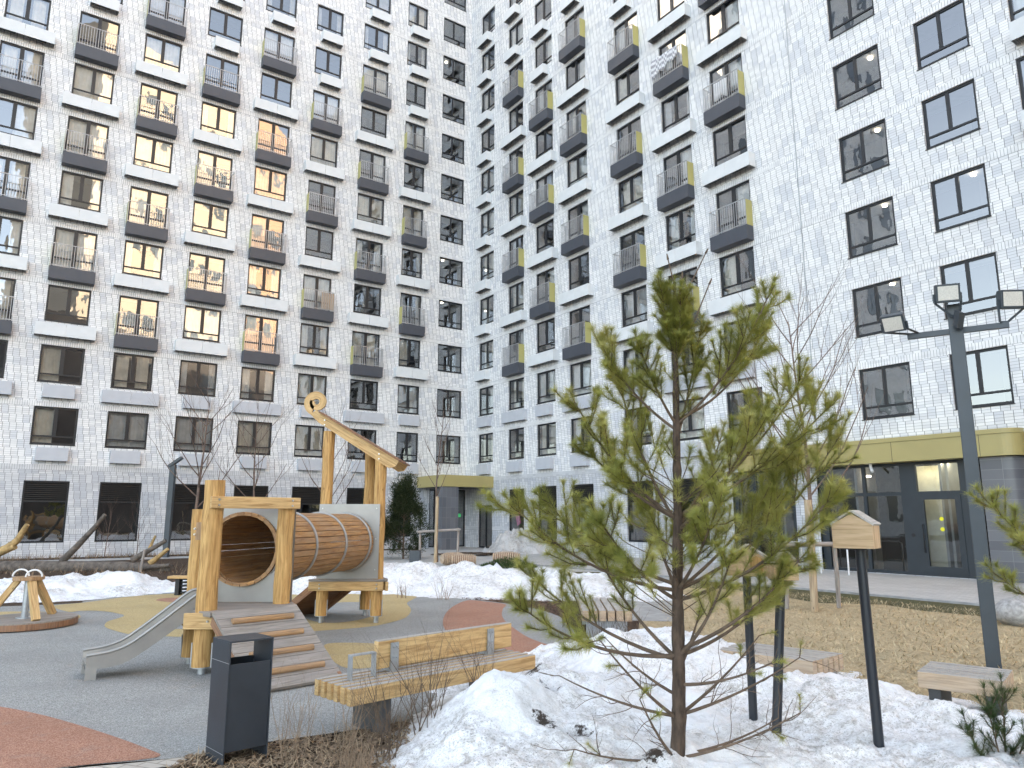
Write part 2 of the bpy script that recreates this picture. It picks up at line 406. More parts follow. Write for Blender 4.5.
def add_window(root, x0, x1, z0, z1, typ, r, dark=False):
    w, h = round(x1 - x0, 2), round(z1 - z0, 2)
    f = link('window', cached(('f', w, h, typ), lambda: fr_mesh(w, h, typ)), root); f.location = (x0, 0, z0)
    p = link('pane', cached(('p', w, h, typ), lambda: pane_mesh(w, h, 0, h - .95 if typ == 'gf' else h)), f)
    if typ == 'gf':
        def lv():
            mb = MB()
            mb.face([(.06, .125, h - .95), (w - .06, .125, h - .95), (w - .06, .125, h - .05), (.06, .125, h - .05)])
            for k in range(9): mb.obox((w / 2, .105, h - .88 + k * .095), (w / 2 - .07, 0, 0), (0, .022, -.022), (0, .004, .004))
            return mb.mesh('louvre', M['louvre'])
        link('louvre', cached(('l', w, h), lv), f)
    elif not dark and r.random() < .72:
        k = r.randrange(len(CUR))
        link('curtain', cached(('c', w, h, k), lambda: curtain_mesh(w, h, CUR[k][0], M[CUR[k][1]], k)), f)
    return f
def balcony_mesh(w, yl):  # yl: olive side panel on the left (-x) side
    b = MB(); D = .45
    b.box(-.06, -D, -2.78, w + .06, -.003, -2.16)
    base = b.mesh('balcony', M['balc'])
    r = MB()
    for (p, q) in (((-.05, -D + .02, -1.0), (w + .05, -D + .02, -1.0)), ((-.05, -D + .02, -2.1), (w + .05, -D + .02, -2.1))): r.beam(p, q, .035, .03)
    n = int((w + .1) / .115)
    for i in range(n + 1):
        x = -.045 + (w + .09) * i / n; r.box(x - .011, -D + .010, -2.16, x + .011, -D + .030, -1.01)
    xs = w + .045 if yl else -.045
    r.beam((xs, -D + .04, -1.0), (xs, -.004, -1.0), .03, .03)
    for i in range(1, 4): r.box(xs - .007, -D * i / 4 - .007, -2.16, xs + .007, -D * i / 4 + .007, -1.015)
    p = MB(); xp = -.05 if yl else w + .05
    p.box(xp - .012, -D + .05, -2.155, xp + .012, -.01, -1.03)
    return base, r.mesh('railing', M['rail']), p.mesh('side_panel', M['yellow'])
def add_balcony(root, x0, x1, zt, yl):
    w = round(x1 - x0, 2)
    a, b, c = cached(('b', w, yl), lambda: balcony_mesh(w, yl))
    o = link('balcony', a, root); o.location = (x0, 0, zt); link('railing', b, o); link('side_panel', c, o)
def acbox_mesh(w, nseg, dep, mt):
    b = MB(); t = .012
    for i in range(nseg):
        a, c = w * i / nseg + .006, w * (i + 1) / nseg - .006
        b.box(a, -dep, -.62, c, -dep + t, 0); b.box(a, -dep + t, -t, c, -.004, 0)
    b.box(.006, -dep + t, -.62, .006 + t, -.004, -t); b.box(w - .006 - t, -dep + t, -.62, w - .006, -.004, -t)
    u = MB(); r = random.Random(int(w * 100))
    for i in range(nseg):
        a = w * i / nseg + .12; u.box(a, -dep + .06, -.50, a + w / nseg * .62, -.06, -.08)
        for k in range(4):
            xx = a + r.random() * .6; u.tube([(xx, -.05, -.45), (xx + r.uniform(-.1, .2), -.2, -.585), (xx + r.uniform(.1, .3), -dep + .08, -.55)], .016, 5)
    n = int(w / .06)
    for k in range(1, n): u.box(w * k / n - .004, -dep + t, -.612, w * k / n + .004, -.01, -.604)
    return b.mesh('air_conditioner_box', mt), u.mesh('air_conditioner', M['acdark'])
def add_ac(root, xa, xb, z, nseg, dep):
    w = round(xb - xa, 2)
    a, u = cached(('a', w, nseg, dep), lambda: acbox_mesh(w, nseg, dep, M['acbox'] if dep > .3 else M['acgrey']))
    o = link('air_conditioner_box', a, root); o.location = (xa, 0, z); link('air_conditioner', u, o)

LC = dict(Z=(27.17, 25.31), A=(24.0, 22.15), B=(20.9, 19.04), C=(17.77, 15.89), D=(14.63, 12.76), E=(11.45, 9.71), F=(8.26, 6.43), G=(5.10, 3.59), H=(2.30, .47))
LT = dict(Z='3W 4B 5W 6B 7W 8B 9W', A='2S 3S 4W 5B 6W 7B 8W 9B 10S', B='2S 3W 4B 5W 6B 7W 8B 9W 10B', C='2S 3S 4W 5B 6W 7B 8W 9B 10S 11S',
          D='2S 3W 4B 5W 6B 7W 8B 9W 10B 11S', E='2S 3S 4W 5B 6W 7B 8W 9B 10S 11S', F='2S 3W 4B 5W 6B 7W 8B 9W 10B 11S 12S',
          G='2S 3S 4W 5B 6W 7B 8W 9B 10S 11S 12S', H='2N 3N 4N 5N 6N 7N 8N 9N 10N 11N 12N 13N')
RC = {'1': (1.42, 3.10), '2': (4.8, 6.43), '3': (7.7, 9.45), '4': (10.72, 12.5), '5': (14.9, 16.7), '6': (18.1, 19.9), '7': (21.13, 22.94), '8': (27.02, 28.83), '9': (30.1, 31.8), '10': (33, 34.8)}
RT = {'1': '2S 3S 4S 5S 6S 7S 8S 9S 10S 11S 12S', '2': '2S 3W 4B 5W 6B 7W 8B 9W 10B 11S 12S', '3': '2S 3S 4W 5B 6W 7B 8W 9B 10S 11S', '4': '2S 3W 4B 5W 6B 7W 8B 9W 10B 11S',
      '5': '2S 3S 4W 5B 6W 7B 8W 9B 10S', '6': '2S 3W 4B 5W 6B 7W 8B 9W', '7': '2S 3S 4W 5B 6W 7B 8W 9B', '8': '2N 3N 4N 5N 6N 7N', '9': '2N 3N 4N 5N 6N', '10': '4S 5S 6S'}
def fill(root, cols, types, left, xr, gops, name_r):
    r = random.Random(name_r); ops = []
    todo = []
    for c, (ua, ub) in cols.items():
        x0, x1 = (-ua, -ub) if left else (ua, ub)
        for t in types[c].split():
            fl, k = int(t[:-1]), t[-1]; zt = ZT + (fl - 2) * FH
            zb = zt - 2.7 if k == 'B' else zt - 1.81
            ops.append((round(x0, 3), round(x1, 3), round(zb, 3), round(zt, 3))); todo.append((x0, x1, zb, zt, k, fl, c))
    wl = wall_mesh(xr[0], xr[1], 0, 44.0, ops + gops)
    # parapet, side and back so the wing is a solid slab
    a, b = xr
    for q in ([(a, 0, 44), (b, 0, 44), (b, 14, 44), (a, 14, 44)], [(b, 14, 0), (a, 14, 0), (a, 14, 44), (b, 14, 44)], [(a, 14, 0), (a, .001, 0), (a, .001, 44), (a, 14, 44)], [(b, .001, 0), (b, 14, 0), (b, 14, 44), (b, .001, 44)]): wl.face(q)
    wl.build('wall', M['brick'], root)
    rm = MB(); rm.face([(a + .1, 1.5, .02), (b - .1, 1.5, .02), (b - .1, 1.5, 43.9), (a + .1, 1.5, 43.9)]); rm.build('room_wall', M['room'], root)
    sl = MB()
    for k in range(14):
        z = ZT + .12 + (k - 1) * FH; sl.box(a + .1, .2, z, b - .1, 1.49, z + .22)
    for x in sorted({round((p[0] + p[1]) / 2, 1) for p in ops}):
        for s in (-1.45, 1.45):
            if a + .2 < x + s < b - .2: sl.box(x + s - .04, .2, .05, x + s + .04, 1.49, 43.8)
    sl.build('floor_slab', plain('ceiling_paint', (.30, .295, .28), .9), root)
    for (x0, x1, zb, zt, k, fl, c) in todo:
        f = add_window(root, x0, x1, zb, zt, 'plainwin' if k == 'N' else ('door' if k == 'B' else 'win'), r, k == 'N')
        if (left, c, fl) in ((True, 'H', 11), (True, 'H', 6), (True, 'H', 5), (False, '8', 6), (False, '8', 5), (False, '8', 4), (False, '8', 3), (False, '9', 4)):
            mb = MB(); xx = (x1 - x0) * (.35 if left else .62); mb.cyl((xx, .75, 1.84), (xx, .75, 1.90), .085, n=12); mb.build('ceiling_lamp', M['lamp_on'], f)
        if k == 'B': add_balcony(root, x0, x1, zt, left)
        if k == 'W': add_ac(root, x0 - .36, x1 + .36, zt - 1.99, 2, .42 if fl > 3 else .28)
        if k == 'S':
            s = .1 if (left and fl > 3) else (-.15 if not left and fl > 3 else 0)
            m = (x0 + x1) / 2 + s; add_ac(root, m - .67, m + .67, zt - 1.97, 1, .42 if fl > 3 else .28)
    return r

# --- left wing
LW = wing('apartment_building', (CX, CY, 0), A_L, 'left wing of the white brick apartment block, rising behind the wooden play tower')
g = []
for ua, ub in ((27.2, 25.3), (24.05, 22.2), (20.93, 19.08), (17.7, 15.85), (14.6, 12.75), (11.45, 9.65), (8.2, 6.4), (5.2, 3.95)): g.append((-ua, -ub, .70, 3.57))
gdoor = [(-2.72, -2.26, 0.02, 3.60), (-.86, -.06, .02, 3.60)]
rr = fill(LW, LC, LT, True, (-28.4, 0), g + gdoor, 3)
for q in g: add_window(LW, *q, 'gf', rr)
add_window(LW, *gdoor[0], 'pl', rr, True)
d = add_window(LW, *gdoor[1], 'pl', rr, True); d.name = 'door'
mb = MB(); mb.box(.25, .085, 1.85, .5, .095, 2.08); mb.build('exit_sign', M['green_sign'], d)
# corner canopy on its tiled pier
mb = MB(); mb.box(-3.62, -3.2, 3.66, -.004, -.003, 4.34); mb.build('canopy', M['canopy'], LW)
mb = MB(); mb.box(-3.55, -3.12, 0, -2.45, -2.7, 3.655); o = mb.build('pier', M['tile'], LW)
mb = MB(); mb.face([(-3.5, -3.1, 3.65), (-.1, -3.1, 3.65), (-.1, -.1, 3.65), (-3.5, -.1, 3.65)]); mb.build('soffit', M['dark_frame'], LW)
# --- right wing
RW = wing('apartment_building', (CX, CY, 0), A_R, 'right wing of the white brick apartment block, with the yellow canopy over glass doors')
g = [(1.45, 3.05, .02, 2.6), (4.85, 6.4, .72, 3.5), (7.75, 9.45, .72, 3.57), (10.75, 12.5, .72, 3.57), (14.9, 16.7, .72, 3.57), (18.15, 19.9, .72, 3.57), (21.2, 24.1, .02, 3.7), (25.06, 36, .02, 4.4)]
rr = fill(RW, RC, RT, False, (0, 36), g, 11)
for q in g[1:6]: add_window(RW, *q, 'gf', rr)
d = add_window(RW, *g[0], 'two', rr, True); d.name = 'door'
# big shop front in one frame
def shopfront(x0, x1, zt, posts, name):
    mb = MB()
    for a, b in posts: mb.box(a, .10, .02, b, .2, zt)
    mb.box(x0, .105, 2.60, x1, .195, 2.72); mb.box(x0, .105, .02, x1, .195, .12); mb.box(x0, .105, zt - .1, x1, .195, zt)
    fr = mb.build(name, M['front_paint'], RW)
    mb = MB(); mb.face([(x0, .15, .03), (x1, .15, .03), (x1, .15, zt - .02), (x0, .15, zt - .02)]); mb.build('pane', M['glass_shop'], fr); return fr
fr = shopfront(25.06, 30.3, 3.7, ((25.06, 25.34), (26.74, 26.86), (28.08, 28.62), (29.95, 30.3)), 'shopfront')
mb = MB(); mb.cyl((28.36, .098, 1.3), (28.36, .085, 1.3), .06, n=14); mb.build('intercom', M['black'], fr)
dr = MB()
for bx in ((28.62, 28.80, .12, 2.6), (29.77, 29.95, .12, 2.6), (28.80, 29.77, .12, .32), (28.80, 29.77, 2.45, 2.6)): dr.box(bx[0], .08, bx[2], bx[1], .16, bx[3])
dr = dr.build('door', M['front_paint'], RW)
mb = MB(); mb.tube([(28.72, .08, .75), (28.72, .02, .75), (28.72, .02, 1.65), (28.72, .08, 1.65)], .018, 8); mb.build('handle', M['black'], dr)
mb = MB(); mb.cyl((29.28, .148, 1.83), (29.28, .14, 1.83), .065, n=18); mb.cyl((29.28, .148, 1.50), (29.28, .14, 1.50), .065, n=18); mb.build('sticker', M['ymark'], dr)
mb = MB(); mb.face([(28.0, .9, .1), (30.3, .9, .1), (30.3, .9, 3.6), (28.0, .9, 3.6)]); mb.build('lobby_wall', plain('lobby_paint', (.70, .68, .54), .9), RW)
mb = MB(); mb.box(28.2, .22, 3.63, 29.9, .32, 3.66); mb.build('added_lobby_fill', M['fill_hid'], RW)  # added light strip, tucked behind the header to brighten the lobby wall
mb = MB(); mb.cyl((26.6, .7, 3.3), (26.6, .7, 3.36), .14, n=14); mb.build('ceiling_lamp', M['lamp_on'], RW)
shopfront(21.2, 24.1, 3.7, ((21.2, 21.4), (22.0, 22.3), (23.9, 24.1)), 'shopfront')
mb = MB()
for k in range(22): mb.obox((30.55, .12, .3 + k * .16), (.25, 0, 0), (0, .05, -.05), (0, .006, .006))
mb.face([(30.3, .2, 0), (36, .2, 0), (36, .2, 4.4), (30.3, .2, 4.4)]); mb.build('louvre', M['louvre'], RW)  # black sheet past the slats paints in the shade of the passage
mb = MB()
for k in range(2):
    out = [(30.78, -.30), (31.35, -.30)] + [(31.35 + .5 * math.sin(t), .2 - .5 * math.cos(t)) for t in [i * PI / 16 for i in range(1, 9)]] + [(31.85, 1.4), (30.78, 1.4)]
    break
rows = [[(x, y, z) for x, y in out] for z in (0, 3.68)]
L = [0]
for p, q in zip(out, out[1:]): L.append(L[-1] + math.dist(p, q))
mb.grid(rows, False, None, True)
mb.uv = []
for j in range(len(out) - 1): mb.uv.append([(L[j], 0), (L[j + 1], 0), (L[j + 1], 3.68), (L[j], 3.68)])
mb.f = []
n = len(out)
for j in range(n - 1): mb.f.append((j, j + 1, n + j + 1, n + j))
mb.build('pier', M['tile'], RW)
out = [(21.9, -.004), (21.9, -.5), (31.45, -.5)] + [(31.45 + .5 * math.sin(t), -.0 - .5 * math.cos(t)) for t in [i * PI / 20 for i in range(1, 11)]] + [(31.95, 1.4), (21.9, 1.4)]
mb = MB(); mb.prism([(x, y, 3.70) for x, y in out], (0, 0, .66)); mb.prism([(x + (.0), y - (.03 if y < -.1 else 0), 4.365) for x, y in out], (0, 0, .14))
cn = mb.build('canopy', M['canopy'], RW)
mb = MB()
for x in (23.9, 26.3, 28.2, 30.9): mb.box(x - .006, -.504, 3.70, x + .006, -.499, 4.36)
mb.build('seam', M['dark_frame'], cn)
mb = MB(); mb.cyl((27.3, -.25, 3.70), (27.3, -.25, 3.60), .05, n=10); mb.cyl((27.3, -.25, 3.60), (27.42, -.38, 3.42), .05, n=12); mb.build('security_camera', M['whitep'], RW)
# rainwater seam in the corner and on the right wing
mb = MB(); mb.box(25.2, -.02, 4.5, 25.23, -.002, 43.9); mb.build('expansion_joint', M['galv'], RW)
# a toy balloon sticker in the ground window
d = MB(); d.obox((5.55, .2, 1.75), (.18, 0, .08), (0, .01, 0), (-.1, 0, .3)); o = d.build('window_sticker', plain('pink_sticker', (.75, .12, .35), .5), RW)
d = MB(); d.obox((5.68, .185, 2.15), (.14, 0, .06), (0, .01, 0), (-.04, 0, .12)); d.build('window_sticker', plain('orange_sticker', (.85, .25, .06), .5), RW)
d = MB(); d.face([(10.8, .7, .8), (12.45, .7, .8), (12.45, .7, 2.6), (10.8, .7, 2.6)]); d.build('lobby_wall', plain('mint_interior', (.50, .58, .44), .9), RW)
# --- neighbouring section carrying on from the left wing (out of frame, seen only as reflections)
def simple_block(name, loc, rot, w, dep, h, wallmat, nx, nz, sx, sz, x_off, z_off, ww, wh, label, xs=0):
    o = wing(name, loc, rot, label)
    mb = MB(); mb.box(xs, 0, 0, xs + w, dep, h); mb.build('wall', wallmat, o)
    fm = MB(); fm.box(0, -.03, 0, ww, -.005, wh); fm = fm.mesh('window', M['dark_frame'])
    pm = MB()
    for a, b in ((.06, ww / 2 - .04), (ww / 2 + .04, ww - .06)): pm.box(a, -.05, .08, b, -.031, wh - .08)
    gm, nt, b = newmat('far_glass'); b.inputs['Base Color'].default_value = (.06, .08, .1, 1); b.inputs['Roughness'].default_value = .08
    pm = pm.mesh('pane', gm)
    for i in range(nx):
        for k in range(nz):
            f = link('window', fm, o); f.location = (x_off + i * sx, 0, z_off + k * sz); link('pane', pm, f)
    return o
LN = simple_block('apartment_building', (CX, CY, 0), A_L, 34, 14, 72, M['brick'], 8, 12, 4.1, 5.6, -61.2, 1.4, 2.2, 3.0, 'white brick section carrying on from the left wing beyond the left edge of the photo', -62.45)
simple_block('apartment_building', (18.6, 17.6, 0), 0, 95, 14, 32, M['brick'], 9, 8, 3.4, 3, 1.5, 4.6, 1.85, 1.9, 'unseen white brick block added beyond the right edge to keep the low sun off the towers')  # added out of frame as a sun blocker for the towers' lower storeys
simple_block('reflection_block', (104, -16, 0), PI, 92, 6, 27, plain('dark_brick', (.10, .09, .085), .85, 0, .2, .3), 9, 4, 9.8, 6, 3, 3, 2.4, 2.6, 'unseen long dark block added before the towers behind the camera to darken the lower window reflections')  # added out of view so the lower windows mirror something dark
m_or = plain('orange_brick', (.42, .28, .20), .85, 0, .12, .25)
m_be = plain('beige_brick', (.50, .43, .35), .85, 0, .1, .2)
simple_block('tower_block', (58, -26, 0), PI, 32, 16, 78, m_be, 9, 11, 3.4, 6.2, 1.6, 6, 2.0, 2.4, 'tall beige tower block standing behind the photographer, seen mirrored in the windows')
simple_block('tower_block', (104, -30, 0), PI, 45, 16, 84, m_or, 9, 11, 4.9, 6.5, 1.6, 6, 2.4, 2.6, 'tall orange brick tower block right behind the photographer, seen mirrored in the windows')

# --- things on the balconies
def on_right(u, y, z): return (CX + u * math.cos(-A_R) + y * math.sin(-A_R), CY - u * math.sin(-A_R) + y * math.cos(-A_R), z)
def on_left(u, y, z): return (CX - u * math.cos(A_L) - y * math.sin(A_L), CY - u * math.sin(A_L) + y * math.cos(A_L), z)
zt = ZT + 6 * FH
mb = MB(); rows = []
for i, z in enumerate((0, .2, .4, .6, .8, 1.0)):
    row = []
    for j in range(25):
        t = j / 24; drop = (.55 + .45 * (1 - t) + .08 * math.sin(t * 17)) * z
        row.append(on_right(18.05 + 1.7 * t, -.50 - .02 * math.sin(j * 1.1 + i) - (.02 if z > 0 else 0), zt - .97 - drop))
    rows.append(row)
mb.grid(rows)
m, nt, b = newmat('patterned_blanket'); v = coords(nt, 'Object', (7, 7, 7)); w_ = N(nt, 'ShaderNodeTexChecker', Scale=1.0); nt.links.new(v, w_.inputs[0]); w_.inputs[1].default_value = (.7, .7, .72, 1); w_.inputs[2].default_value = (.33, .33, .36, 1); nt.links.new(w_.outputs[0], b.inputs['Base Color']); b.inputs['Roughness'].default_value = .9
o = mb.build('blanket', m); sd = o.modifiers.new('thick', 'SOLIDIFY'); sd.thickness = .015
tag(o, 'grey and white patterned blanket hung over an upper balcony rail on the right wing', 'blanket')
zt = ZT + 5 * FH; mb = MB(); rows = [[on_right(21.55 + .75 * j / 8, -.28 - .02 * math.sin(j * 1.4), zt - .98 - k * .2 * (1 + .12 * math.sin(j))) for j in range(9)] for k in range(5)]
mb.grid(rows); o = mb.build('towel', M['cloth_white']); sd = o.modifiers.new('thick', 'SOLIDIFY'); sd.thickness = .012
tag(o, 'white towel hanging to dry inside a balcony railing high on the right wing', 'towel')
zt = ZT + 3 * FH; mb = MB()
for k in range(6): 
    u = 10.35 - k * .13; mb.obox(on_left(u, -.36, zt - 1.55), V((math.cos(A_L), math.sin(A_L), 0)) * .055, V((-math.sin(A_L), math.cos(A_L), 0)) * .01, (0, 0, .5))
for z in (-1.2, -1.9): mb.obox(on_left(10.02, -.34, zt + z), V((math.cos(A_L), math.sin(A_L), 0)) * .36, V((-math.sin(A_L), math.cos(A_L), 0)) * .008, (0, 0, .03))
tag(mb.build('wooden_pallet', M['wood_pale']), 'pale wooden slatted pallet standing on a balcony of the left wing', 'pallet')
# ------------------------------------------------------------------ ground sheets
rubber = [(-8.96, 11.94), (-9.58, 14.19), (-10.08, 16.63), (-9.76, 17.31), (-9.35, 18.61), (-8.44, 19.34), (-6.91, 19.85), (-4.8, 19.85), (-2.84, 19.09), (-1.25, 17.83), (-0.2, 16.92), (0.58, 15.67), (0.95, 14.46), (1.05, 12.43), (0.95, 10.99), (0.71, 10.12), (0.33, 9.1), (0.09, 8.6), (-0.71, 7.63), (-1.05, 7.31), (-1.54, 6.99), (-2.15, 6.66), (-2.63, 6.3), (-3.35, 6.08), (-3.9, 5.78), (-5.22, 5.78)]
tan = [(-9.91, 16.36), (-9.59, 17.01), (-9.18, 18.27), (-8.28, 18.97), (-6.77, 19.46), (-4.7, 19.46), (-2.92, 18.84), (-2.34, 18.38), (-2.32, 17.51), (-2.34, 16.82), (-2.09, 15.67), (-2.04, 14.46), (-2.29, 13.67), (-2.52, 13.31), (-2.95, 13.02), (-3.35, 12.8), (-4.08, 12.33), (-4.75, 12.18), (-5.66, 12.28), (-6.19, 12.43), (-6.71, 12.86), (-7.13, 13.31), (-7.43, 13.93), (-7.48, 14.39), (-7.59, 14.82), (-8.07, 15.27), (-8.5, 15.51), (-8.85, 15.51), (-9.0, 15.35)]
g1 = [(-6.34, 13.31), (-6.59, 13.67), (-6.77, 14.19), (-6.78, 14.6), (-6.37, 15.12), (-5.88, 15.51), (-5.26, 15.19), (-4.9, 14.46), (-4.9, 13.67), (-5.16, 13.19), (-5.52, 13.02), (-5.97, 13.08)]
g2 = [(-4.05, 14.75), (-4.15, 16.18), (-3.76, 17.01), (-3.1, 16.73), (-2.73, 15.67), (-2.75, 14.46), (-3.13, 13.8), (-3.61, 13.93)]
r0 = [(-8.21, 17.41), (-8.2, 17.83), (-7.89, 17.93), (-7.51, 17.62), (-7.45, 17.11), (-7.77, 17.05)]
t3 = [(-2.82, 11.49), (-2.48, 11.67), (-1.91, 11.49), (-1.67, 11.07), (-1.62, 10.19), (-1.81, 9.8), (-2.13, 9.8), (-2.49, 10.47)]
r1 = [(-1.01, 17.41), (-0.57, 17.11), (-0.15, 16.63), (-0.19, 15.84), (-0.2, 14.89), (-0.13, 14.06), (0.0, 13.31), (0.24, 12.23), (0.5, 11.58), (0.77, 11.07), (0.87, 10.68), (0.66, 10.12), (0.35, 9.55), (0.04, 9.55), (-0.46, 10.91), (-0.89, 11.94), (-1.14, 12.97), (-1.28, 14.06), (-1.32, 15.35), (-1.23, 16.54)]
r2 = [(-6.1, 8.23), (-5.2, 7.86), (-4.6, 7.56), (-3.99, 7.18), (-3.41, 6.78), (-3.0, 6.47), (-2.84, 6.32), (-2.95, 6.22), (-3.35, 6.08), (-3.81, 5.86), (-4.17, 5.39)]
ring = [(-8.65, 11.94), (-8.65, 12.86), (-8.24, 13.55), (-8.19, 14.26), (-8.41, 14.75), (-8.82, 15.12), (-9.57, 15.35), (-10.38, 15.35), (-10.96, 15.04)]
def smooth_poly(p, n=6):
    out = []
    for i in range(len(p)):
        a, b, c, d = (V((*p[(i + k - 1) % len(p)], 0)) for k in range(4))
        for k in range(n):
            t = k / n
            out.append(.5 * ((2 * b) + (c - a) * t + (2 * a - 5 * b + 4 * c - d) * t * t + (3 * b - a - 3 * c + d) * t ** 3))
    return [(q.x, q.y) for q in out]
def sheet(name, poly, z, mat, sm=6, kind='structure'):
    if sm: poly = smooth_poly(poly, sm)
    from mathutils.geometry import tessellate_polygon
    pts = [V((x, y, z)) for x, y in poly]
    me = bpy.data.meshes.new(name); tris = tessellate_polygon([pts])
    fs = []
    for t in tris:
        a, b, c = (pts[i] for i in t)
        fs.append(t if (b - a).cross(c - a).z > 0 else t[::-1])
    me.from_pydata([tuple(p) for p in pts], [], fs); me.materials.append(mat); me.update()
    o = link(name, me); return tag(o, kind=kind)
def rubber_mat(name, a, b_, c_):
    m, nt, b = newmat(name); b.inputs['Roughness'].default_value = .9; b.inputs['Specular IOR Level'].default_value = .25
    v = coords(nt)
    vo = N(nt, 'ShaderNodeTexVoronoi', Scale=130.0); nt.links.new(v, vo.inputs['Vector'])
    sp = nt.nodes.new('ShaderNodeSeparateColor'); nt.links.new(vo.outputs['Color'], sp.inputs[0])
    c = ramp(nt, sp.outputs[0], [(.0, a), (.5, b_), (.95, c_)])
    w = noise(nt, v, .9, 5); c = mix(nt, math_node(nt, 'MULTIPLY', ramp(nt, w, [(.42, (0, 0, 0)), (.7, (1, 1, 1))]), .35), c, tuple(x * .62 for x in b_))
    w2 = noise(nt, v, 5, 4); c = mix(nt, math_node(nt, 'MULTIPLY', ramp(nt, w2, [(.55, (0, 0, 0)), (.75, (1, 1, 1))]), .3), c, (.30, .28, .25))
    nt.links.new(c, b.inputs['Base Color']); bump(nt, b, vo.outputs['Distance'], .6, .006); return m
RG = rubber_mat('grey_rubber', (.175, .175, .165), (.315, .315, .30), (.47, .47, .45))
RT_ = rubber_mat('tan_rubber', (.36, .255, .115), (.50, .38, .19), (.63, .51, .29))
RR = rubber_mat('red_rubber', (.25, .115, .075), (.40, .205, .14), (.53, .31, .22))
def soil_mat():
    m, nt, b = newmat('bark_mulch'); b.inputs['Roughness'].default_value = .95; b.inputs['Specular IOR Level'].default_value = .15
    v = coords(nt); f = noise(nt, v, 26, 6, .7); g_ = noise(nt, v, 1.2, 4)
    c = ramp(nt, f, [(.3, (.030, .020, .015)), (.52, (.085, .056, .040)), (.72, (.19, .14, .10))])
    c = mix(nt, math_node(nt, 'MULTIPLY', ramp(nt, g_, [(.4, (0, 0, 0)), (.65, (1, 1, 1))]), .5), c, (.12, .09, .065))
    nt.links.new(c, b.inputs['Base Color']); bump(nt, b, f, 1, .05); return m
M['soil'] = soil_mat()
def lawn_mat(name, cols):
    m, nt, b = newmat(name); b.inputs['Roughness'].default_value = .95; b.inputs['Specular IOR Level'].default_value = .1
    v = coords(nt, 'Object', (1, 1, 1)); f = noise(nt, coords(nt, 'Object', (1, .45, 1)), 22, 6, .7, dist=1.2); g_ = noise(nt, v, .9, 6); h = noise(nt, coords(nt, 'Object', (2.2, 1, 1)), 3.2, 6, .65)
    c = ramp(nt, f, [(.3, cols[0]), (.5, cols[1]), (.7, cols[2])])
    c = mix(nt, math_node(nt, 'MULTIPLY', ramp(nt, g_, [(.45, (0, 0, 0)), (.7, (1, 1, 1))]), .6), c, cols[3])
    c = mix(nt, math_node(nt, 'MULTIPLY', ramp(nt, h, [(.5, (0, 0, 0)), (.75, (1, 1, 1))]), .4), c, cols[0])
    nt.links.new(c, b.inputs['Base Color']); bump(nt, b, f, 1, .04); return m
M['lawn'] = lawn_mat('dead_lawn', [(.28, .205, .115), (.54, .425, .265), (.70, .58, .39), (.44, .34, .21)])
M['turf'] = lawn_mat('winter_turf', [(.06, .055, .03), (.12, .11, .06), (.20, .18, .11), (.085, .095, .045)])
def paver_mat(name, c1, c2, mo, w, h, rot=0, wet=.3):
    m, nt, b = newmat(name); b.inputs['Roughness'].default_value = .8
    tc = nt.nodes.new('ShaderNodeTexCoord'); mp = nt.nodes.new('ShaderNodeMapping'); mp.inputs['Rotation'].default_value = (0, 0, rot); nt.links.new(tc.outputs['Object'], mp.inputs[0])
    br = N(nt, 'ShaderNodeTexBrick', Scale=1.0); nt.links.new(mp.outputs[0], br.inputs['Vector'])
    for k, x in (('Brick Width', w), ('Row Height', h), ('Mortar Size', .008), ('Color1', (*c1, 1)), ('Color2', (*c2, 1)), ('Mortar', (*mo, 1))): br.inputs[k].default_value = x
    v = coords(nt); f = noise(nt, v, .8, 5); f2 = noise(nt, v, 9, 5)
    c = mix(nt, math_node(nt, 'MULTIPLY', ramp(nt, f, [(.4, (0, 0, 0)), (.65, (1, 1, 1))]), wet), br.outputs[0], tuple(x * .6 for x in c1))
    c = mix(nt, math_node(nt, 'MULTIPLY', ramp(nt, f2, [(.45, (0, 0, 0)), (.7, (1, 1, 1))]), .3), c, tuple(x * .72 for x in c2))
    nt.links.new(c, b.inputs['Base Color']); bump(nt, b, br.outputs['Fac'], -.4, .004); return m
M['paver'] = paver_mat('pale_pavers', (.46, .45, .43), (.53, .52, .50), (.29, .28, .27), .4, .2, -A_R)
M['edging'] = paver_mat('edging_bricks', (.46, .42, .36), (.54, .50, .44), (.28, .25, .21), .2, .1, math.radians(20), .1)

sheet('ground', [(-160, -120), (160, -120), (160, 200), (-160, 200)], -.016, M['soil'], 0)
rubber = rubber[2:] + [(-9.5, 5.4), (-14, 5.8), (-16.5, 9), (-14.5, 14.5)]
sheet('playground_surface', rubber, 0, RG)
for p, m, z, nm in ((tan, RT_, .004, 'tan_rubber_surface'), (ring, RT_, .005, 'tan_rubber_surface'), (t3, RT_, .004, 'tan_rubber_surface'), (r1, RR, .004, 'red_rubber_surface'), (r2, RR, .004, 'red_rubber_surface'), (g1, RG, .009, 'grey_rubber_surface'), (g2, RG, .009, 'grey_rubber_surface'), (r0, RR, .009, 'red_rubber_surface')):
    sheet(nm, p, z, m)
sheet('edging_pavers', [(-3.55, 5.95), (-2.95, 6.14), (-2.55, 6.30), (-2.62, 6.06), (-2.95, 5.92), (-3.6, 5.72)], .006, M['edging'], 0)
def oR(u, y): return on_right(u, y, 0)[:2]
def oL(u, y): return on_left(u, y, 0)[:2]
sheet('pavement', [oR(60, .3), oR(60, -7.1), (7.97, 19.6), (3.2, 26.3), (-5.5, 27.0), (-9, 33), oL(14, -3.6), oL(50, -3.6), oL(50, -1.7), oL(4.2, -1.7), oL(4.2, .2), (CX, CY + .2)], -.004, M['paver'], 0)
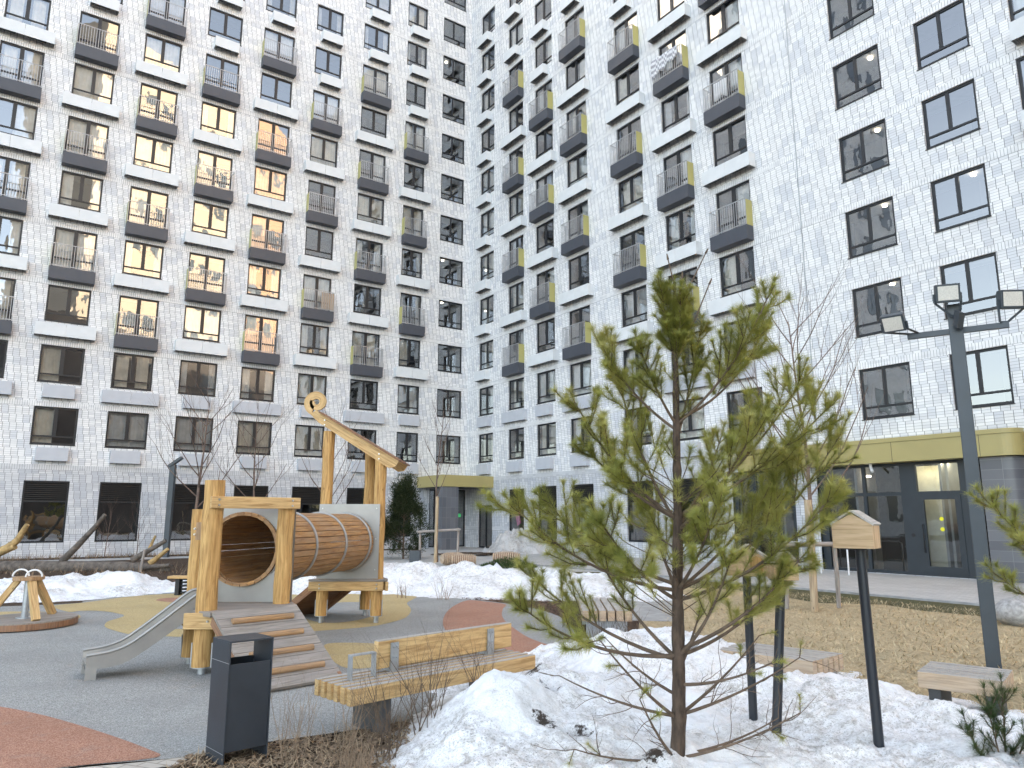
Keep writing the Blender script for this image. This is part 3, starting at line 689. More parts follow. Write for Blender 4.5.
sheet('lawn', [(1.9, 11.6), (2.35, 14), (3.3, 20), (4.4, 24.2), (7.9, 19.5), oR(60, -7.2), (28, -8), (2.6, -3), (2.9, 5.2), (3.4, 8.4)], -.008, M['lawn'], 0)
tp = [oR(u, -7.14) for u in range(20, 62, 2)] + [oR(u, -9.1 - .35 * math.sin(u * 1.3) - .25 * math.sin(u * 3.1)) for u in range(60, 18, -1)]
sheet('turf_edge', tp, -.0045, M['turf'], 0)
sheet('path', [(2.0, 14.2), (3.0, 14.0), (5.0, 23.9), (3.7, 25.4)], -.004, plain('path_concrete', (.34, .335, .32), .85, 0, .2, 4, .2, 50), 0)
# low kerb between lawn and pavement
mb = MB(); a, b = V((*oR(16, -7.12), .01)), V((*oR(60, -7.12), .01)); mb.beam(a, b, .08, .07); tag(mb.build('kerb', M['conc']), kind='structure')

# dead grass blades on the lawn, leaf litter in the beds
def scatter(name, n, region, fn, mat, seed):
    r = random.Random(seed); mb = MB(); k = 0
    while k < n:
        p = region(r)
        if p is None: continue
        fn(mb, r, p); k += 1
    return mb.build(name, mat)
def in_poly(x, y, poly):
    c = False; j = len(poly) - 1
    for i in range(len(poly)):
        if (poly[i][1] > y) != (poly[j][1] > y) and x < (poly[j][0] - poly[i][0]) * (y - poly[i][1]) / (poly[j][1] - poly[i][1]) + poly[i][0]: c = not c
        j = i
    return c
lawnp = [(2.6, 11.6), (3.3, 18), (4.6, 22.5), (7.6, 18.6), (13.2, 10.5), (12, 6.2), (4.9, 6.2), (3.9, 8.6)]
def blade(mb, r, p):
    a = r.random() * 6.28; l = r.uniform(.05, .14); t = r.uniform(-.2, .7)
    d = V((math.cos(a), math.sin(a), 0)); s = V((-d.y, d.x, 0)) * r.uniform(.004, .009); b = V((p[0], p[1], -.009)); e = b + d * l * math.cos(t * .9) + V((0, 0, l * max(.15, math.sin(t) + .1)))
    mb.face([b - s, b + s, e])
def reg(r):
    y = 6.2 + 16 * r.random() ** 1.7; x = r.uniform(2.5, 13)
    return (x, y) if in_poly(x, y, lawnp) else None
tag(scatter('dead_grass', 38000, reg, blade, plain('dead_grass_blade', (.52, .42, .26), .9, 0, .5, 2.5), 5), kind='stuff')
bed = [(-2.6, 6.35), (-1.6, 6.9), (-1.0, 7.3), (-.75, 7.0), (-.8, 6.2), (-.6, 5.2), (-2.7, 5.2)]
def leaf(mb, r, p):
    a = r.random() * 6.28; l = r.uniform(.012, .04); w = l * r.uniform(.15, .6)
    n = V((r.uniform(-.5, .5), r.uniform(-.5, .5), 1)).normalized(); d = V((math.cos(a), math.sin(a), 0)); d = (d - n * d.dot(n)).normalized(); s = n.cross(d) * w
    b = V((p[0], p[1], r.uniform(-.01, .02))); mb.face([b - d * l, b + s, b + d * l, b - s])
def regb(r):
    x, y = r.uniform(-2.8, -.4), r.uniform(5.2, 7.4); return (x, y) if in_poly(x, y, bed) else None
tag(scatter('leaf_litter', 7000, regb, leaf, plain('dead_leaf', (.22, .155, .10), .9, 0, .6, 30), 8), kind='stuff')
def straw(mb, r, p):
    a = r.random() * 6.28; l = r.uniform(.08, .3); d = V((math.cos(a), math.sin(a), r.uniform(-.05, .5))).normalized(); b = V((p[0], p[1], 0)); s = V((-d.y, d.x, 0)) * .0025
    m_ = b + d * l * .5 + V((0, 0, .02)); e = b + d * l
    mb.face([b - s, b + s, m_ + s, m_ - s]); mb.face([m_ - s, m_ + s, e])
tag(scatter('dead_grass', 900, regb, straw, plain('straw', (.44, .33, .21), .9, 0, .3, 9), 9), kind='stuff')
mulch2 = [(.95, 11), (1.05, 12.4), (.98, 14.4), (.6, 15.6), (-.2, 16.9), (-1.2, 17.8), (-1, 18.4), (1.2, 17.4), (1.9, 14), (2.0, 11), (1.0, 10)]
def regm(r):
    x, y = r.uniform(-1.3, 2.1), r.uniform(10, 18.4); return (x, y) if in_poly(x, y, mulch2) else None
tag(scatter('bark_chips', 5000, regm, leaf, plain('bark_chip', (.15, .085, .06), .9, 0, .6, 30), 10), kind='stuff')

# ------------------------------------------------------------------ snow
def snow_mat(name, dirt, base=(.84, .84, .845), spots=.5, soil=()):
    m, nt, b = newmat(name); b.inputs['Roughness'].default_value = .6; b.inputs['Specular IOR Level'].default_value = .3
    b.inputs['Subsurface Weight'].default_value = .15; b.inputs['Subsurface Radius'].default_value = (.05, .06, .07); b.inputs['Subsurface Scale'].default_value = .3
    v = coords(nt); f = noise(nt, v, 1.1, 5, .6); f2 = noise(nt, v, 11, 6, .75); f3 = noise(nt, v, 60, 4, .7)
    area = ramp(nt, f, [(.38, (0, 0, 0)), (.58, (1, 1, 1))]); fine = ramp(nt, f2, [(.45, (0, 0, 0)), (.66, (1, 1, 1))]); grit = ramp(nt, f3, [(.54, (0, 0, 0)), (.61, (1, 1, 1))])
    k = math_node(nt, 'MULTIPLY', math_node(nt, 'MULTIPLY_ADD', area, .93, .07), fine)
    c = mix(nt, math_node(nt, 'MULTIPLY', k, dirt), base, (.30, .27, .23))
    k2 = math_node(nt, 'MULTIPLY', math_node(nt, 'MULTIPLY_ADD', area, .92, .08), grit)
    c = mix(nt, math_node(nt, 'MULTIPLY', k2, spots), c, (.12, .10, .08))
    for (sx, sy, sr) in soil:   # bare earth showing on the old snow
        vm = nt.nodes.new('ShaderNodeVectorMath'); vm.operation = 'DISTANCE'; mp = nt.nodes.new('ShaderNodeMapping'); mp.inputs['Scale'].default_value = (1, 1, 0); nt.links.new(v, mp.inputs[0]); nt.links.new(mp.outputs[0], vm.inputs[0]); vm.inputs[1].default_value = (sx, sy, 0)
        dn = math_node(nt, 'ADD', vm.outputs['Value'], math_node(nt, 'MULTIPLY', math_node(nt, 'SUBTRACT', f2, .5), .55))
        mr = nt.nodes.new('ShaderNodeMapRange'); mr.inputs[1].default_value = sr * .55; mr.inputs[2].default_value = sr; mr.inputs[3].default_value = 1; mr.inputs[4].default_value = 0; nt.links.new(dn, mr.inputs[0])
        c = mix(nt, mr.outputs[0], c, (.045, .032, .024))
    nt.links.new(c, b.inputs['Base Color'])
    hh = math_node(nt, 'ADD', noise(nt, v, 14, 5, .6), math_node(nt, 'MULTIPLY', f3, .3)); bump(nt, b, hh, .6, .04); return m
M['snow'] = snow_mat('old_snow', .75, spots=.6, soil=((.30, 7.0, .12), (.27, 6.25, .09), (.50, 6.1, .11), (.20, 7.55, .10), (1.0, 5.55, .10)))
M['snow_grey'] = snow_mat('dirty_snow', 1.0, (.55, .54, .53), .9)
def snow(name, x0, x1, y0, y1, step, bumps, amp, mat, thr=.05, freq=1.0, seed=0, holes=()):
    nx, ny = int((x1 - x0) / step), int((y1 - y0) / step); H = []; P = []
    for j in range(ny + 1):
        for i in range(nx + 1):
            x, y = x0 + i * step, y0 + j * step; h = 0
            for (cx, cy, rx, ry, hh) in bumps: h = max(h, hh * math.exp(-((x - cx) / rx) ** 2 - ((y - cy) / ry) ** 2)) + .25 * min(h, hh * math.exp(-((x - cx) / rx) ** 2 - ((y - cy) / ry) ** 2))
            q = V((x * freq, y * freq, seed)); n1 = mnoise.noise(q * .9) * 1.0 + mnoise.noise(q * 2.1) * .75 + abs(mnoise.noise(q * 4.1)) * .75 + abs(mnoise.noise(q * 8)) * .35 + mnoise.noise(q * 17) * .16
            h = h + amp * n1 * min(1, h / .15) - thr + .6 * amp * (mnoise.noise(q * 1.7 + V((9, 0, 0))) + mnoise.noise(q * 5 + V((3, 0, 0))) * .6) * .4
            for (cx, cy, rr, dp) in holes: h -= dp * math.exp(-(((x - cx) ** 2 + (y - cy) ** 2) / rr ** 2) ** 2)
            H.append(h); P.append((x, y, max(h, -.05) if h > -.05 else -.05))
    mb = MB(); me = bpy.data.meshes.new(name); fs = []
    for j in range(ny):
        for i in range(nx):
            a = j * (nx + 1) + i; q = (a, a + 1, a + nx + 2, a + nx + 1)
            if max(H[t] for t in q) > -.045: fs.append(q)
    me.from_pydata(P, [], fs); me.materials.append(mat); me.polygons.foreach_set('use_smooth', [True] * len(fs)); me.update()
    SN[name] = lambda x, y: P[max(0, min(ny, round((y - y0) / step))) * (nx + 1) + max(0, min(nx, round((x - x0) / step)))][2]
    return link(name, me)
SN = {}
o = snow('snow_heap', -1.6, 7.2, 1.2, 11.4, .03, [(-.12, 6.75, .60, .66, .50), (-.35, 6.2, .45, .5, .27), (1.65, 8.9, 1.55, 1.25, .66), (.55, 7.4, .95, 1.0, .40), (3.2, 7.3, 1.2, 1.1, .33), (4.4, 6.3, 1.2, .8, .20), (1.3, 5.9, 1.6, 1.2, .24), (3.0, 5.6, 1.6, 1.2, .22), (.0, 5.6, .8, .8, .22), (2.2, 4.2, 3, 1.2, .22)], .105, M['snow'], .06, 1.2, 3, [(.30, 7.0, .14, .1), (.50, 6.1, .12, .08)])
tag(o, 'large old snow heap in the foreground around the pine trunk and birdhouse posts', 'snow heap')
o = snow('snow_bank', -6.8, 4.4, 16.4, 24, .09, [(-5.2, 20.4, 2.0, 1.1, .62), (-3.0, 20.4, 1.8, 1.2, .66), (-1.0, 19.9, 1.7, 1.3, .68), (.9, 19.4, 1.2, 1.3, .55), (1.7, 18.5, .7, .9, .3), (2.6, 21.5, 1.1, 1.5, .35), (3.3, 18.6, .7, 1.2, .3), (2.2, 19.3, .8, 1, .4)], .17, M['snow'], .10, 1.0, 11)
tag(o, 'long white snow bank behind the tunnel tower and the young staked tree', 'snow bank')
o = snow('snow_bank', -17, -7.2, 15.6, 24.5, .09, [(-14.5, 19.2, 2.2, 1.5, .30), (-12.0, 19.5, 1.8, 1.5, .42), (-10.3, 19.9, 1.5, 1.2, .42), (-8.7, 20.7, 1.0, .8, .26), (-11.7, 18.4, 1.6, 1.1, .27)], .17, M['snow'], .10, 1.0, 23)
tag(o, 'white snow bank at the left behind the wooden carousel', 'snow bank')
o = snow('snow_heap', -2.4, 4, 37, 43, .08, [(-.2, 40, .9, .9, 1.15), (.7, 40.2, .9, .9, .95), (1.6, 40.4, .8, .8, .5)], .34, M['snow_grey'], .1, 1.5, 31)
tag(o, 'dirty grey snow heap near the corner entrance of the building', 'snow heap')
mb = MB()
for i in range(40):
    a, rr_ = rnd.random() * 6.28, rnd.random() ** .5; mb.face([(-2.2 + 1.7 * rr_ * math.cos(a) + k[0], 37.5 + 1.0 * rr_ * math.sin(a) + k[1], .02 + .10 * (1 - rr_) + k[2]) for k in ((-.3, -.2, 0), (.3, -.2, .02), (.25, .25, .05), (-.25, .2, .03))])
tag(mb.build('mulch_mound', M['soil']), 'low dark mulch mound on the paving by the corner entrance', 'mulch')
# ------------------------------------------------------------------ wooden play tower
PT = thing('play_tower', (-3.5, 10.5, 0), 'wooden play tower with plank tunnel, cleated ramp, steel slide and curled roof beam', 'play structure')
def bolts(mb, pts, nrm, r=.017):
    for p in pts:
        own = mb is None
        if own: mb = MB()
        p = V(p); n = V(nrm).normalized(); mb.cyl(p - n * .004, p + n * .012, r, r * .7, 8)
        if own: mb.build('bolt', M['bolt'], PT); mb = None
def pbeam(*a):
    mb = MB(); mb.beam(*a); return mb.build('beam', M['wood_beam'], PT, bevel=.008)
def log_post(x, y, z0, z1, r, foot=True, lean=(0, 0)):
    mb = MB(); n = 9; mb.tube([(x + lean[0] * i / n + .006 * math.sin(i * 2.1 + x * 9), y + lean[1] * i / n, z0 + (z1 - z0) * i / n) for i in range(n + 1)], [r * (1 + .02 * math.sin(i * 1.7 + y * 5)) for i in range(n + 1)], 20, wob=.012)
    p = mb.build('post', M['wood'], PT)
    if foot:
        f = MB(); f.cyl((x, y, 0), (x, y, z0), r * .42, n=12); f.cyl((x, y, z0 - .012), (x, y, z0 - .001), r * 1.02, n=16)
        for s in (-1, 1): f.box(x + s * r - .006, y - .012 - r * .3, z0 - .01, x + s * r + .006, y + .012 - r * .3, z0 + .28)
        f.build('post_foot', M['galv'], p)
    return p
A, B, A2 = V((-3.82, 9.45, 0)), V((-3.10, 10.15, 0)), V((-4.25, 10.08, 0))
log_post(A.x, A.y, .09, 2.36, .125); log_post(B.x, B.y, .09, 2.14, .11); log_post(A2.x, A2.y, .09, 2.0, .10)
ab = (B - A).normalized(); out = V((ab.y, -ab.x, 0))  # ramp side
pf = MB()
c0 = (A + B + A2) / 3
tri = [A + out * .32 - ab * .08, B + out * .32 + ab * .06, B + V((.1, .16, 0)), A2 + V((-.12, .22, 0)), A + V((-.16, -.02, 0))]
pf.prism([(p.x, p.y, .70) for p in tri], (0, 0, .055), ud=(1, 0, 0)); platform = pf.build('platform', M['wood_grey'], PT)
pbeam(A + out * .145 + V((0, 0, 2.08)) - ab * .10, B + out * .145 + V((0, 0, 2.08)) + ab * .12, .05, .15)
pbeam(A2 + V((-.03, .0, .62)) + V((-.15, -.15, 0)), A + V((-.14, -.06, .62)), .05, .15)
pbeam(A + V((-.20, -.15, .64)), A + V((.17, -.15, .64)), .06, .19)
pbeam(A2 + V((.0, -.11, .62)), B + V((0, -.12, .62)), .05, .15)

br = MB(); br.obox((A.x - .145, A.y + .02, 1.72), (.012, .05, 0), (-.05, .035, 0), (0, 0, .11)); br.build('bracket', M['wood_round'], PT)
nrm = out
for p, d in ((A, 0.0), (B, .0)):
    for z in (2.045, 2.115): bolts(None, [p + out * .172 + ab * d + V((0, 0, z))], out)
bolts(None, [A + V((.10, -.18, .64)), A + V((-.19, -.06, 1.75)), A + V((-.19, -.06, 1.68))], (-.3, -1, 0))
# tunnel with staves and hoops
T0, T1, TR = V((-3.70, 10.30, 1.465)), V((-3.02, 13.70, 1.445)), .50
td = (T1 - T0).normalized(); ts = td.cross(V((0, 0, 1))).normalized(); tu = ts.cross(td)
tm = MB(); ns = 34
for i in range(ns):
    a = 2 * PI * i / ns; rdir = ts * math.cos(a) + tu * math.sin(a); tdir = -ts * math.sin(a) + tu * math.cos(a)
    tm.obox((T0 + T1) / 2 + rdir * (TR - .02), (T1 - T0) / 2 * .995, tdir * (PI * TR / ns - .006), rdir * .02)
tunnel = tm.build('tunnel', M['wood_tunnel'], PT)
hp = MB()
for t in (.02, .34, .65, .95):
    c = T0 + (T1 - T0) * t
    if True:
        off = 0; pts = [c + td * off + (ts * math.cos(2 * PI * k / 40) + tu * math.sin(2 * PI * k / 40)) * (TR + .012) for k in range(41)]
        hp = MB(); hp.tube(pts, .022, 8, False); hp.build('hoop', M['steel'], tunnel)
def holed_panel(cx, cz, y, x0, x1, z0, z1, r, name='panel'):
    mb = MB(); n = 48; t = .012
    for yy, fl in ((y, 0), (y + t, 1)):
        angs = sorted({2 * PI * k / n for k in range(n)} | {math.atan2(zz - cz, xx - cx) % (2 * PI) for xx in (x0, x1) for zz in (z0, z1)}) + [2 * PI]
        for a, b in zip(angs, angs[1:]):
            def ed(a):
                c, s = math.cos(a), math.sin(a); q = 1e9
                if c > 1e-6: q = min(q, (x1 - cx) / c)
                if c < -1e-6: q = min(q, (x0 - cx) / c)
                if s > 1e-6: q = min(q, (z1 - cz) / s)
                if s < -1e-6: q = min(q, (z0 - cz) / s)
                return (cx + c * q, yy, cz + s * q)
            p = [(cx + r * math.cos(a), yy, cz + r * math.sin(a)), (cx + r * math.cos(b), yy, cz + r * math.sin(b)), ed(b), ed(a)]
            mb.face(p if not fl else p[::-1])
    return mb.build(name, M['steel'], PT)
holed_panel(-3.70, 1.465, 10.27, -4.24, -3.0, .76, 2.03, .47)
rim = MB()
for k in range(30):
    a = 2 * PI * k / 30; rd = V((math.cos(a), 0, math.sin(a))); tn = V((-math.sin(a), 0, math.cos(a)))
    rim.obox(V((-3.70, 10.25, 1.465)) + rd * .475, V((0, .03, 0)), tn * .047, rd * .024)
rim.build('tunnel_rim', M['wood_tunnel'], PT)
# ramp
rt, rb = .75, .03
a0, a1 = A + out * .33 - ab * .06, B + out * .33 + ab * .04
wv = (a1 - a0); run = 1.22
dn = out * run + V((0, 0, rb - rt)); L = dn.length; d_ = dn / L; nn = (wv.normalized()).cross(d_); nn = nn if nn.z > 0 else -nn
rp = MB(); k = 9
for i in range(k):
    c = a0 + wv / 2 + V((0, 0, rt)) + d_ * (L * (i + .5) / k)
    rp.obox(c, wv * .5, d_ * (L / k / 2 - .004), nn * .02)
ramp_o = rp.build('ramp', M['wood_grey'], PT)
for i in range(4):
    cm = MB(); c = a0 + wv / 2 + V((0, 0, rt)) + d_ * (L * (.17 + .22 * i)) + nn * .035
    cm.tube([c - wv * .36, c + wv * (.36)], .038, 10); cm.build('cleat', M['wood_round'], ramp_o)
sg = MB()
for w in (.02, .98): sg.beam(a0 + wv * w + V((0, 0, rt - .09)), a0 + wv * w + dn + V((0, 0, rt - .03)), .05, .10)
sg.build('stringer', M['wood_roof'], ramp_o)
# slide
S0 = V((-4.20, 9.88, .75)); aa = (A2 - A).normalized(); sd = V((-.905, -.425, 0)).normalized(); sw = aa * .22
prof = [(-.05, .76), (.06, .75), (.25, .62), (.55, .40), (.78, .255), (.98, .20), (1.22, .185)]
def sm(p, n=5):
    o = []
    for i in range(len(p) - 1):
        a, b, c, d = p[max(i - 1, 0)], p[i], p[i + 1], p[min(i + 2, len(p) - 1)]
        for k in range(n):
            t = k / n; o.append(tuple(.5 * (2 * b[j] + (c[j] - a[j]) * t + (2 * a[j] - 5 * b[j] + 4 * c[j] - d[j]) * t * t + (3 * b[j] - a[j] - 3 * c[j] + d[j]) * t ** 3) for j in range(2)))
    return o + [p[-1]]
prof = sm(prof); base = V((-4.06, 9.76, 0))
sl = MB()
P = [base + sd * s + V((0, 0, z)) for s, z in prof]
sl.grid([[p - sw, p + sw] for p in P], smooth=False); sl.grid([[p - sw * 1.05 - V((0, 0, .07)), p + sw * 1.05 - V((0, 0, .07))] for p in P], smooth=False)
rails = MB()
for s in (-1, 1):
    ht = [.20 * min(1, .45 + .55 * (1 - i / len(P))) for i in range(len(P))]
    sl.grid([[p + sw * s, p + sw * s * 1.03 + V((0, 0, h))] for p, h in zip(P, ht)], smooth=False)
    sl.grid([[p + sw * s * 1.08 + V((0, 0, h)), p + sw * s * 1.05 - V((0, 0, .07))] for p, h in zip(P, ht)], smooth=False)
    rails.tube([p + sw * s * 1.05 + V((0, 0, h)) for p, h in zip(P, ht)], .019, 8)
e = P[-1]
for s in (-1, 1): sl.prism([e + sw * s, e + sw * s - sd * .12, e + sw * s - sd * .12 - V((0, 0, e.z)), e + sw * s - V((0, 0, e.z))], aa * .012 * s)
slide = sl.build('slide', M['slide'], PT)
rails.build('slide_rail', M['steel'], slide)
# far tower
F1, F2, F3 = V((-3.48, 13.82, 0)), V((-2.48, 13.82, 0)), V((-2.86, 14.75, 0))
log_post(F1.x, F1.y, .13, 3.50, .108); log_post(F2.x, F2.y, .13, 2.98, .108); log_post(F3.x, F3.y, .13, 3.2, .105)
for p, q in ((F1, F2), (F2, F3), (F3, F1)):
    dd = (q - p).normalized(); o = V((dd.y, -dd.x, 0)) * .135; pbeam(p + o - dd * .22 + V((0, 0, .655)), q + o + dd * .14 + V((0, 0, .655)), .055, .16)

pf = MB(); pf.prism([(p.x, p.y, .74) for p in (V((-3.7, 13.66, 0)), V((-2.30, 13.66, 0)), V((-2.28, 13.8, 0)), V((-2.75, 14.95, 0)), V((-3.0, 14.95, 0)))], (0, 0, .04)); pf.build('platform', M['wood_grey'], PT)
for x in (-3.5, -2.46):
    for z in (.62, .69): bolts(None, [(x, 13.655, z)], (0, -1, 0))
# steel panel two
holed_panel(-3.02, 1.445, 13.66, -3.56, -2.44, .79, 2.13, .46)
for x in (-3.5, -2.5):
    for z in (.95, 1.5, 2.05): bolts(None, [(x, 13.655, z)], (0, -1, 0), .013)

# roof beams with a curl
def roof_beam(y, curl):
    up0, up1, lo0, lo1 = V((-3.64, 0, 3.84)), V((-2.12, 0, 2.93)), V((-3.67, 0, 3.66)), V((-2.32, 0, 2.80))
    mb = MB(); o = [lo0, lo1, V((-2.20, 0, 2.815)), up1, up0]
    mb.prism([(p.x, y, p.z) for p in o], (0, .065, 0), ud=(.86, 0, -.51))
    if curl:
        c = V((-3.725, 0, 4.045)); rows = []
        n = 40; ro, ri = [], []
        for k in range(n + 1):
            t = k / n; ang = math.radians(-112 - 450 * t)    # from the beam, round the left side and over the top
            R = .255 - .135 * t; ro.append((c.x + R * math.cos(ang), c.z + R * math.sin(ang)))
            r2 = max(.02, R - (.17 - .085 * t)); ri.append((c.x + r2 * math.cos(ang), c.z + r2 * math.sin(ang)))
        for yy, fl in ((y + .002, 0), (y + .063, 1)):
            for k in range(n):
                q = [(ro[k][0], yy, ro[k][1]), (ro[k + 1][0], yy, ro[k + 1][1]), (ri[k + 1][0], yy, ri[k + 1][1]), (ri[k][0], yy, ri[k][1])]
                mb.face(q[::-1] if not fl else q, [(k * .04, .2), (k * .04 + .04, .2), (k * .04 + .04, .08), (k * .04, .08)])
        for k in range(n):
            for e, s in ((ro, 1), (ri, -1)):
                q = [(e[k][0], y + .002, e[k][1]), (e[k][0], y + .063, e[k][1]), (e[k + 1][0], y + .063, e[k + 1][1]), (e[k + 1][0], y + .002, e[k + 1][1])]
                mb.face(q if s > 0 else q[::-1], [(k * .04, 0), (k * .04, .06), (k * .04 + .04, .06), (k * .04 + .04, 0)])
        # throat joining curl and beam
        mb.prism([(-3.83, y + .003, 3.815), (-3.67, y + .003, 3.66), (-3.6, y + .003, 3.7), (-3.64, y + .003, 3.838), (-3.72, y + .003, 3.90)], (0, .06, 0), ud=(.86, 0, -.51))
    return mb
roof_beam(13.70, True).build('roof_beam', M['wood_beam'], PT); roof_beam(14.86, False).build('roof_beam', M['wood_beam'], PT)
rf = MB(); u0, u1 = V((-3.66, 0, 3.862)), V((-2.09, 0, 2.925)); k = 13; dd = (u1 - u0); nn = V((-dd.z, 0, dd.x)).normalized()
for i in range(k):
    c = u0 + dd * ((i + .5) / k); rf.obox((c.x, 14.31, c.z), dd * (.5 / k) * .94, (0, .66, 0), nn * .016)
rf.build('roof', M['wood_roof'], PT)
for x, z in ((-3.55, 3.70), (-3.55, 3.61), (-2.50, 3.06), (-2.50, 2.97)): bolts(None, [(x, 13.698, z)], (0, -1, 0))

# board ramp on the far side of the second tower
e0, e1 = F1 + V((-.16, .12, .72)), F3 + V((-.16, .05, .72)); dn = V((-.86, .35, -.68)) * 1.05
rp = MB(); w = e1 - e0
for i in range(7):
    c = e0 + w / 2 + dn * ((i + .5) / 7); rp.obox(c, w / 2, dn / 14 * .96, w.cross(dn).normalized() * .02)
for q in (0, 1): rp.beam(e0 + w * q - V((0, 0, .07)), e0 + w * q + dn - V((0, 0, .05)), .05, .12)
rp.build('ramp', M['wood_roof'], PT)

# ------------------------------------------------------------------ litter bin
c0 = V((-2.235, 6.05, 0)); fu = V((.76, .65, 0)).normalized(); fv = V((-.70, .72, 0)).normalized(); W_, D_ = .36, .335
LB = thing('litter_bin', c0 + fu * .18 + fv * .16, 'tall dark grey steel litter bin standing at the playground edge in front of the ramp', 'litter bin')
mb = MB()
for s in (0, 1): mb.obox(c0 + fu * (.008 if s == 0 else W_ - .008) + fv * D_ / 2 + V((0, 0, .455)), fu * .006, fv * D_ / 2, (0, 0, .455))
mb.obox(c0 + fu * W_ / 2 + fv * D_ / 2 + V((0, 0, .917)), fu * W_ / 2, fv * D_ / 2, (0, 0, .007))
mb.build('frame', M['bin_paint'], LB, bevel=.003)
mb = MB(); a = .016
for (p, q) in (((a, .012), (W_ - a, .012)), ((a, D_ - .012), (W_ - a, D_ - .012))):
    m_ = (c0 + fu * p[0] + fv * p[1] + c0 + fu * q[0] + fv * q[1]) / 2; mb.obox(m_ + V((0, 0, .42)), fu * (W_ / 2 - a), fv * .006, (0, 0, .325))
mb.obox(c0 + fu * W_ / 2 + fv * D_ / 2 + V((0, 0, .10)), fu * (W_ / 2 - a), fv * (D_ / 2 - .02), (0, 0, .006)); mb.build('body', M['bin_paint'], LB, bevel=.002)
mb = MB(); mb.obox(c0 + fu * W_ / 2 + fv * D_ / 2 + V((0, 0, .58)), fu * (W_ / 2 - .03), fv * (D_ / 2 - .03), (0, 0, .004)); mb.build('liner', M['black'], LB)
mb = MB(); mb.obox(c0 + fu * .0015 + fv * D_ / 2 + V((0, 0, .755)), fu * .001, fv * D_ / 2, (0, 0, .002)); mb.obox(c0 + fu * .0015 + fv * D_ / 2 + V((0, 0, .085)), fu * .001, fv * D_ / 2, (0, 0, .002)); mb.build('seam', M['galv'], LB)

# ------------------------------------------------------------------ benches
def bench(o, u, v, Lb, nb, bw, gap, zt, h, face, top, label, legs, name='bench', cat='bench', legmat=None):
    o, u, v = V(o), V(u).normalized(), V(v).normalized(); W = nb * bw + (nb - 1) * gap
    t = thing(name, o + u * Lb / 2 + v * W / 2, label, cat)
    for i in range(nb):
        mb = MB(); c = o + u * Lb / 2 + v * (bw / 2 + i * (bw + gap)) + V((0, 0, zt - h / 2)); mb.obox(c, u * Lb / 2, v * bw / 2, (0, 0, h / 2 - .006)); b = mb.build('seat_board', face, t, bevel=.006)
        m2 = MB(); m2.obox(c + V((0, 0, h / 2 - .004)), u * (Lb / 2 - .004), v * (bw / 2 - .004), (0, 0, .0035)); m2.build('board_top', top, b)
    for p in legs:
        mb = MB(); mb.obox(o + u * p + v * W / 2 + V((0, 0, (zt - h) / 2)), u * .05, v * (W / 2 - .07), (0, 0, (zt - h) / 2 - .002)); mb.build('leg', legmat or M['galv'], t)
    return t, W
o_, u_, v_ = V((-1.37, 6.56, 0)), V((.714, .70, 0)).normalized(), V((-.70, .714, 0)).normalized()
BT, BW = bench(o_, u_, v_, 2.27, 6, .066, .042, .455, .15, M['wood_beam'], M['wood_slat'], 'long honey coloured slatted bench with a backrest plank and steel armrest beside the snow heap', (.42, 1.85), legmat=M['leg_dark'])
bk = MB(); bk.obox(o_ + u_ * 1.40 + v_ * .41 + V((0, 0, .615)), u_ * .88, v_ * .035, (0, 0, .125)); bk = bk.build('backrest', M['wood_beam'], BT, bevel=.008)
m2 = MB(); m2.obox(o_ + u_ * 1.40 + v_ * .41 + V((0, 0, .742)), u_ * .875, v_ * .033, (0, 0, .004)); m2.build('board_top', M['wood_slat'], bk)
for p in (.70, 1.95):
    mb = MB(); mb.obox(o_ + u_ * p + v_ * .36 + V((0, 0, .585)), u_ * .045, v_ * .007, (0, 0, .13)); mb.obox(o_ + u_ * p + v_ * .45 + V((0, 0, .50)), u_ * .045, v_ * .08, (0, 0, .045)); bolts(mb, [o_ + u_ * (p + du) + v_ * .35 + V((0, 0, z)) for du in (-.02, .02) for z in (.58, .68)], -v_, .009); mb.build('back_bracket', M['galv'], BT)
mb = MB(); q = o_ + u_ * .30 + v_ * .30; 
for s in (-1, 1): mb.obox(q + u_ * .125 * s + V((0, 0, .56)), u_ * .006, v_ * .035, (0, 0, .105))
mb.obox(q + V((0, 0, .668)), u_ * .131, v_ * .035, (0, 0, .006)); mb.build('armrest', M['galv'], BT, bevel=.003)
bench((3.87, 7.34, 0), (.54, -.44, 0), (.45, .54, 0), .70, 6, .085, .026, .45, .155, M['wood_pale'], M['wood_slat'], 'short pale backless timber bench on the dry lawn at the foot of the floodlight mast', (.12, .58), legmat=M['leg_dark'])
bench((3.07, 7.82, 0), (-.51, .45, 0), (.5, .43, 0), 1.1, 6, .085, .030, .45, .17, M['wood_pale'], M['wood_slat'], 'pale backless timber bench at the snow heap edge, behind the birdhouse posts', (.09, .9), legmat=M['conc'])
bench((1.10, 11.9, 0), (.05, 1, 0), (1, -.03, 0), 1.9, 6, .11, .025, .45, .17, M['wood_pale'], M['wood_slat'], 'long pale backless bench on the mulch, behind the pine branches', (.15, 1.7))

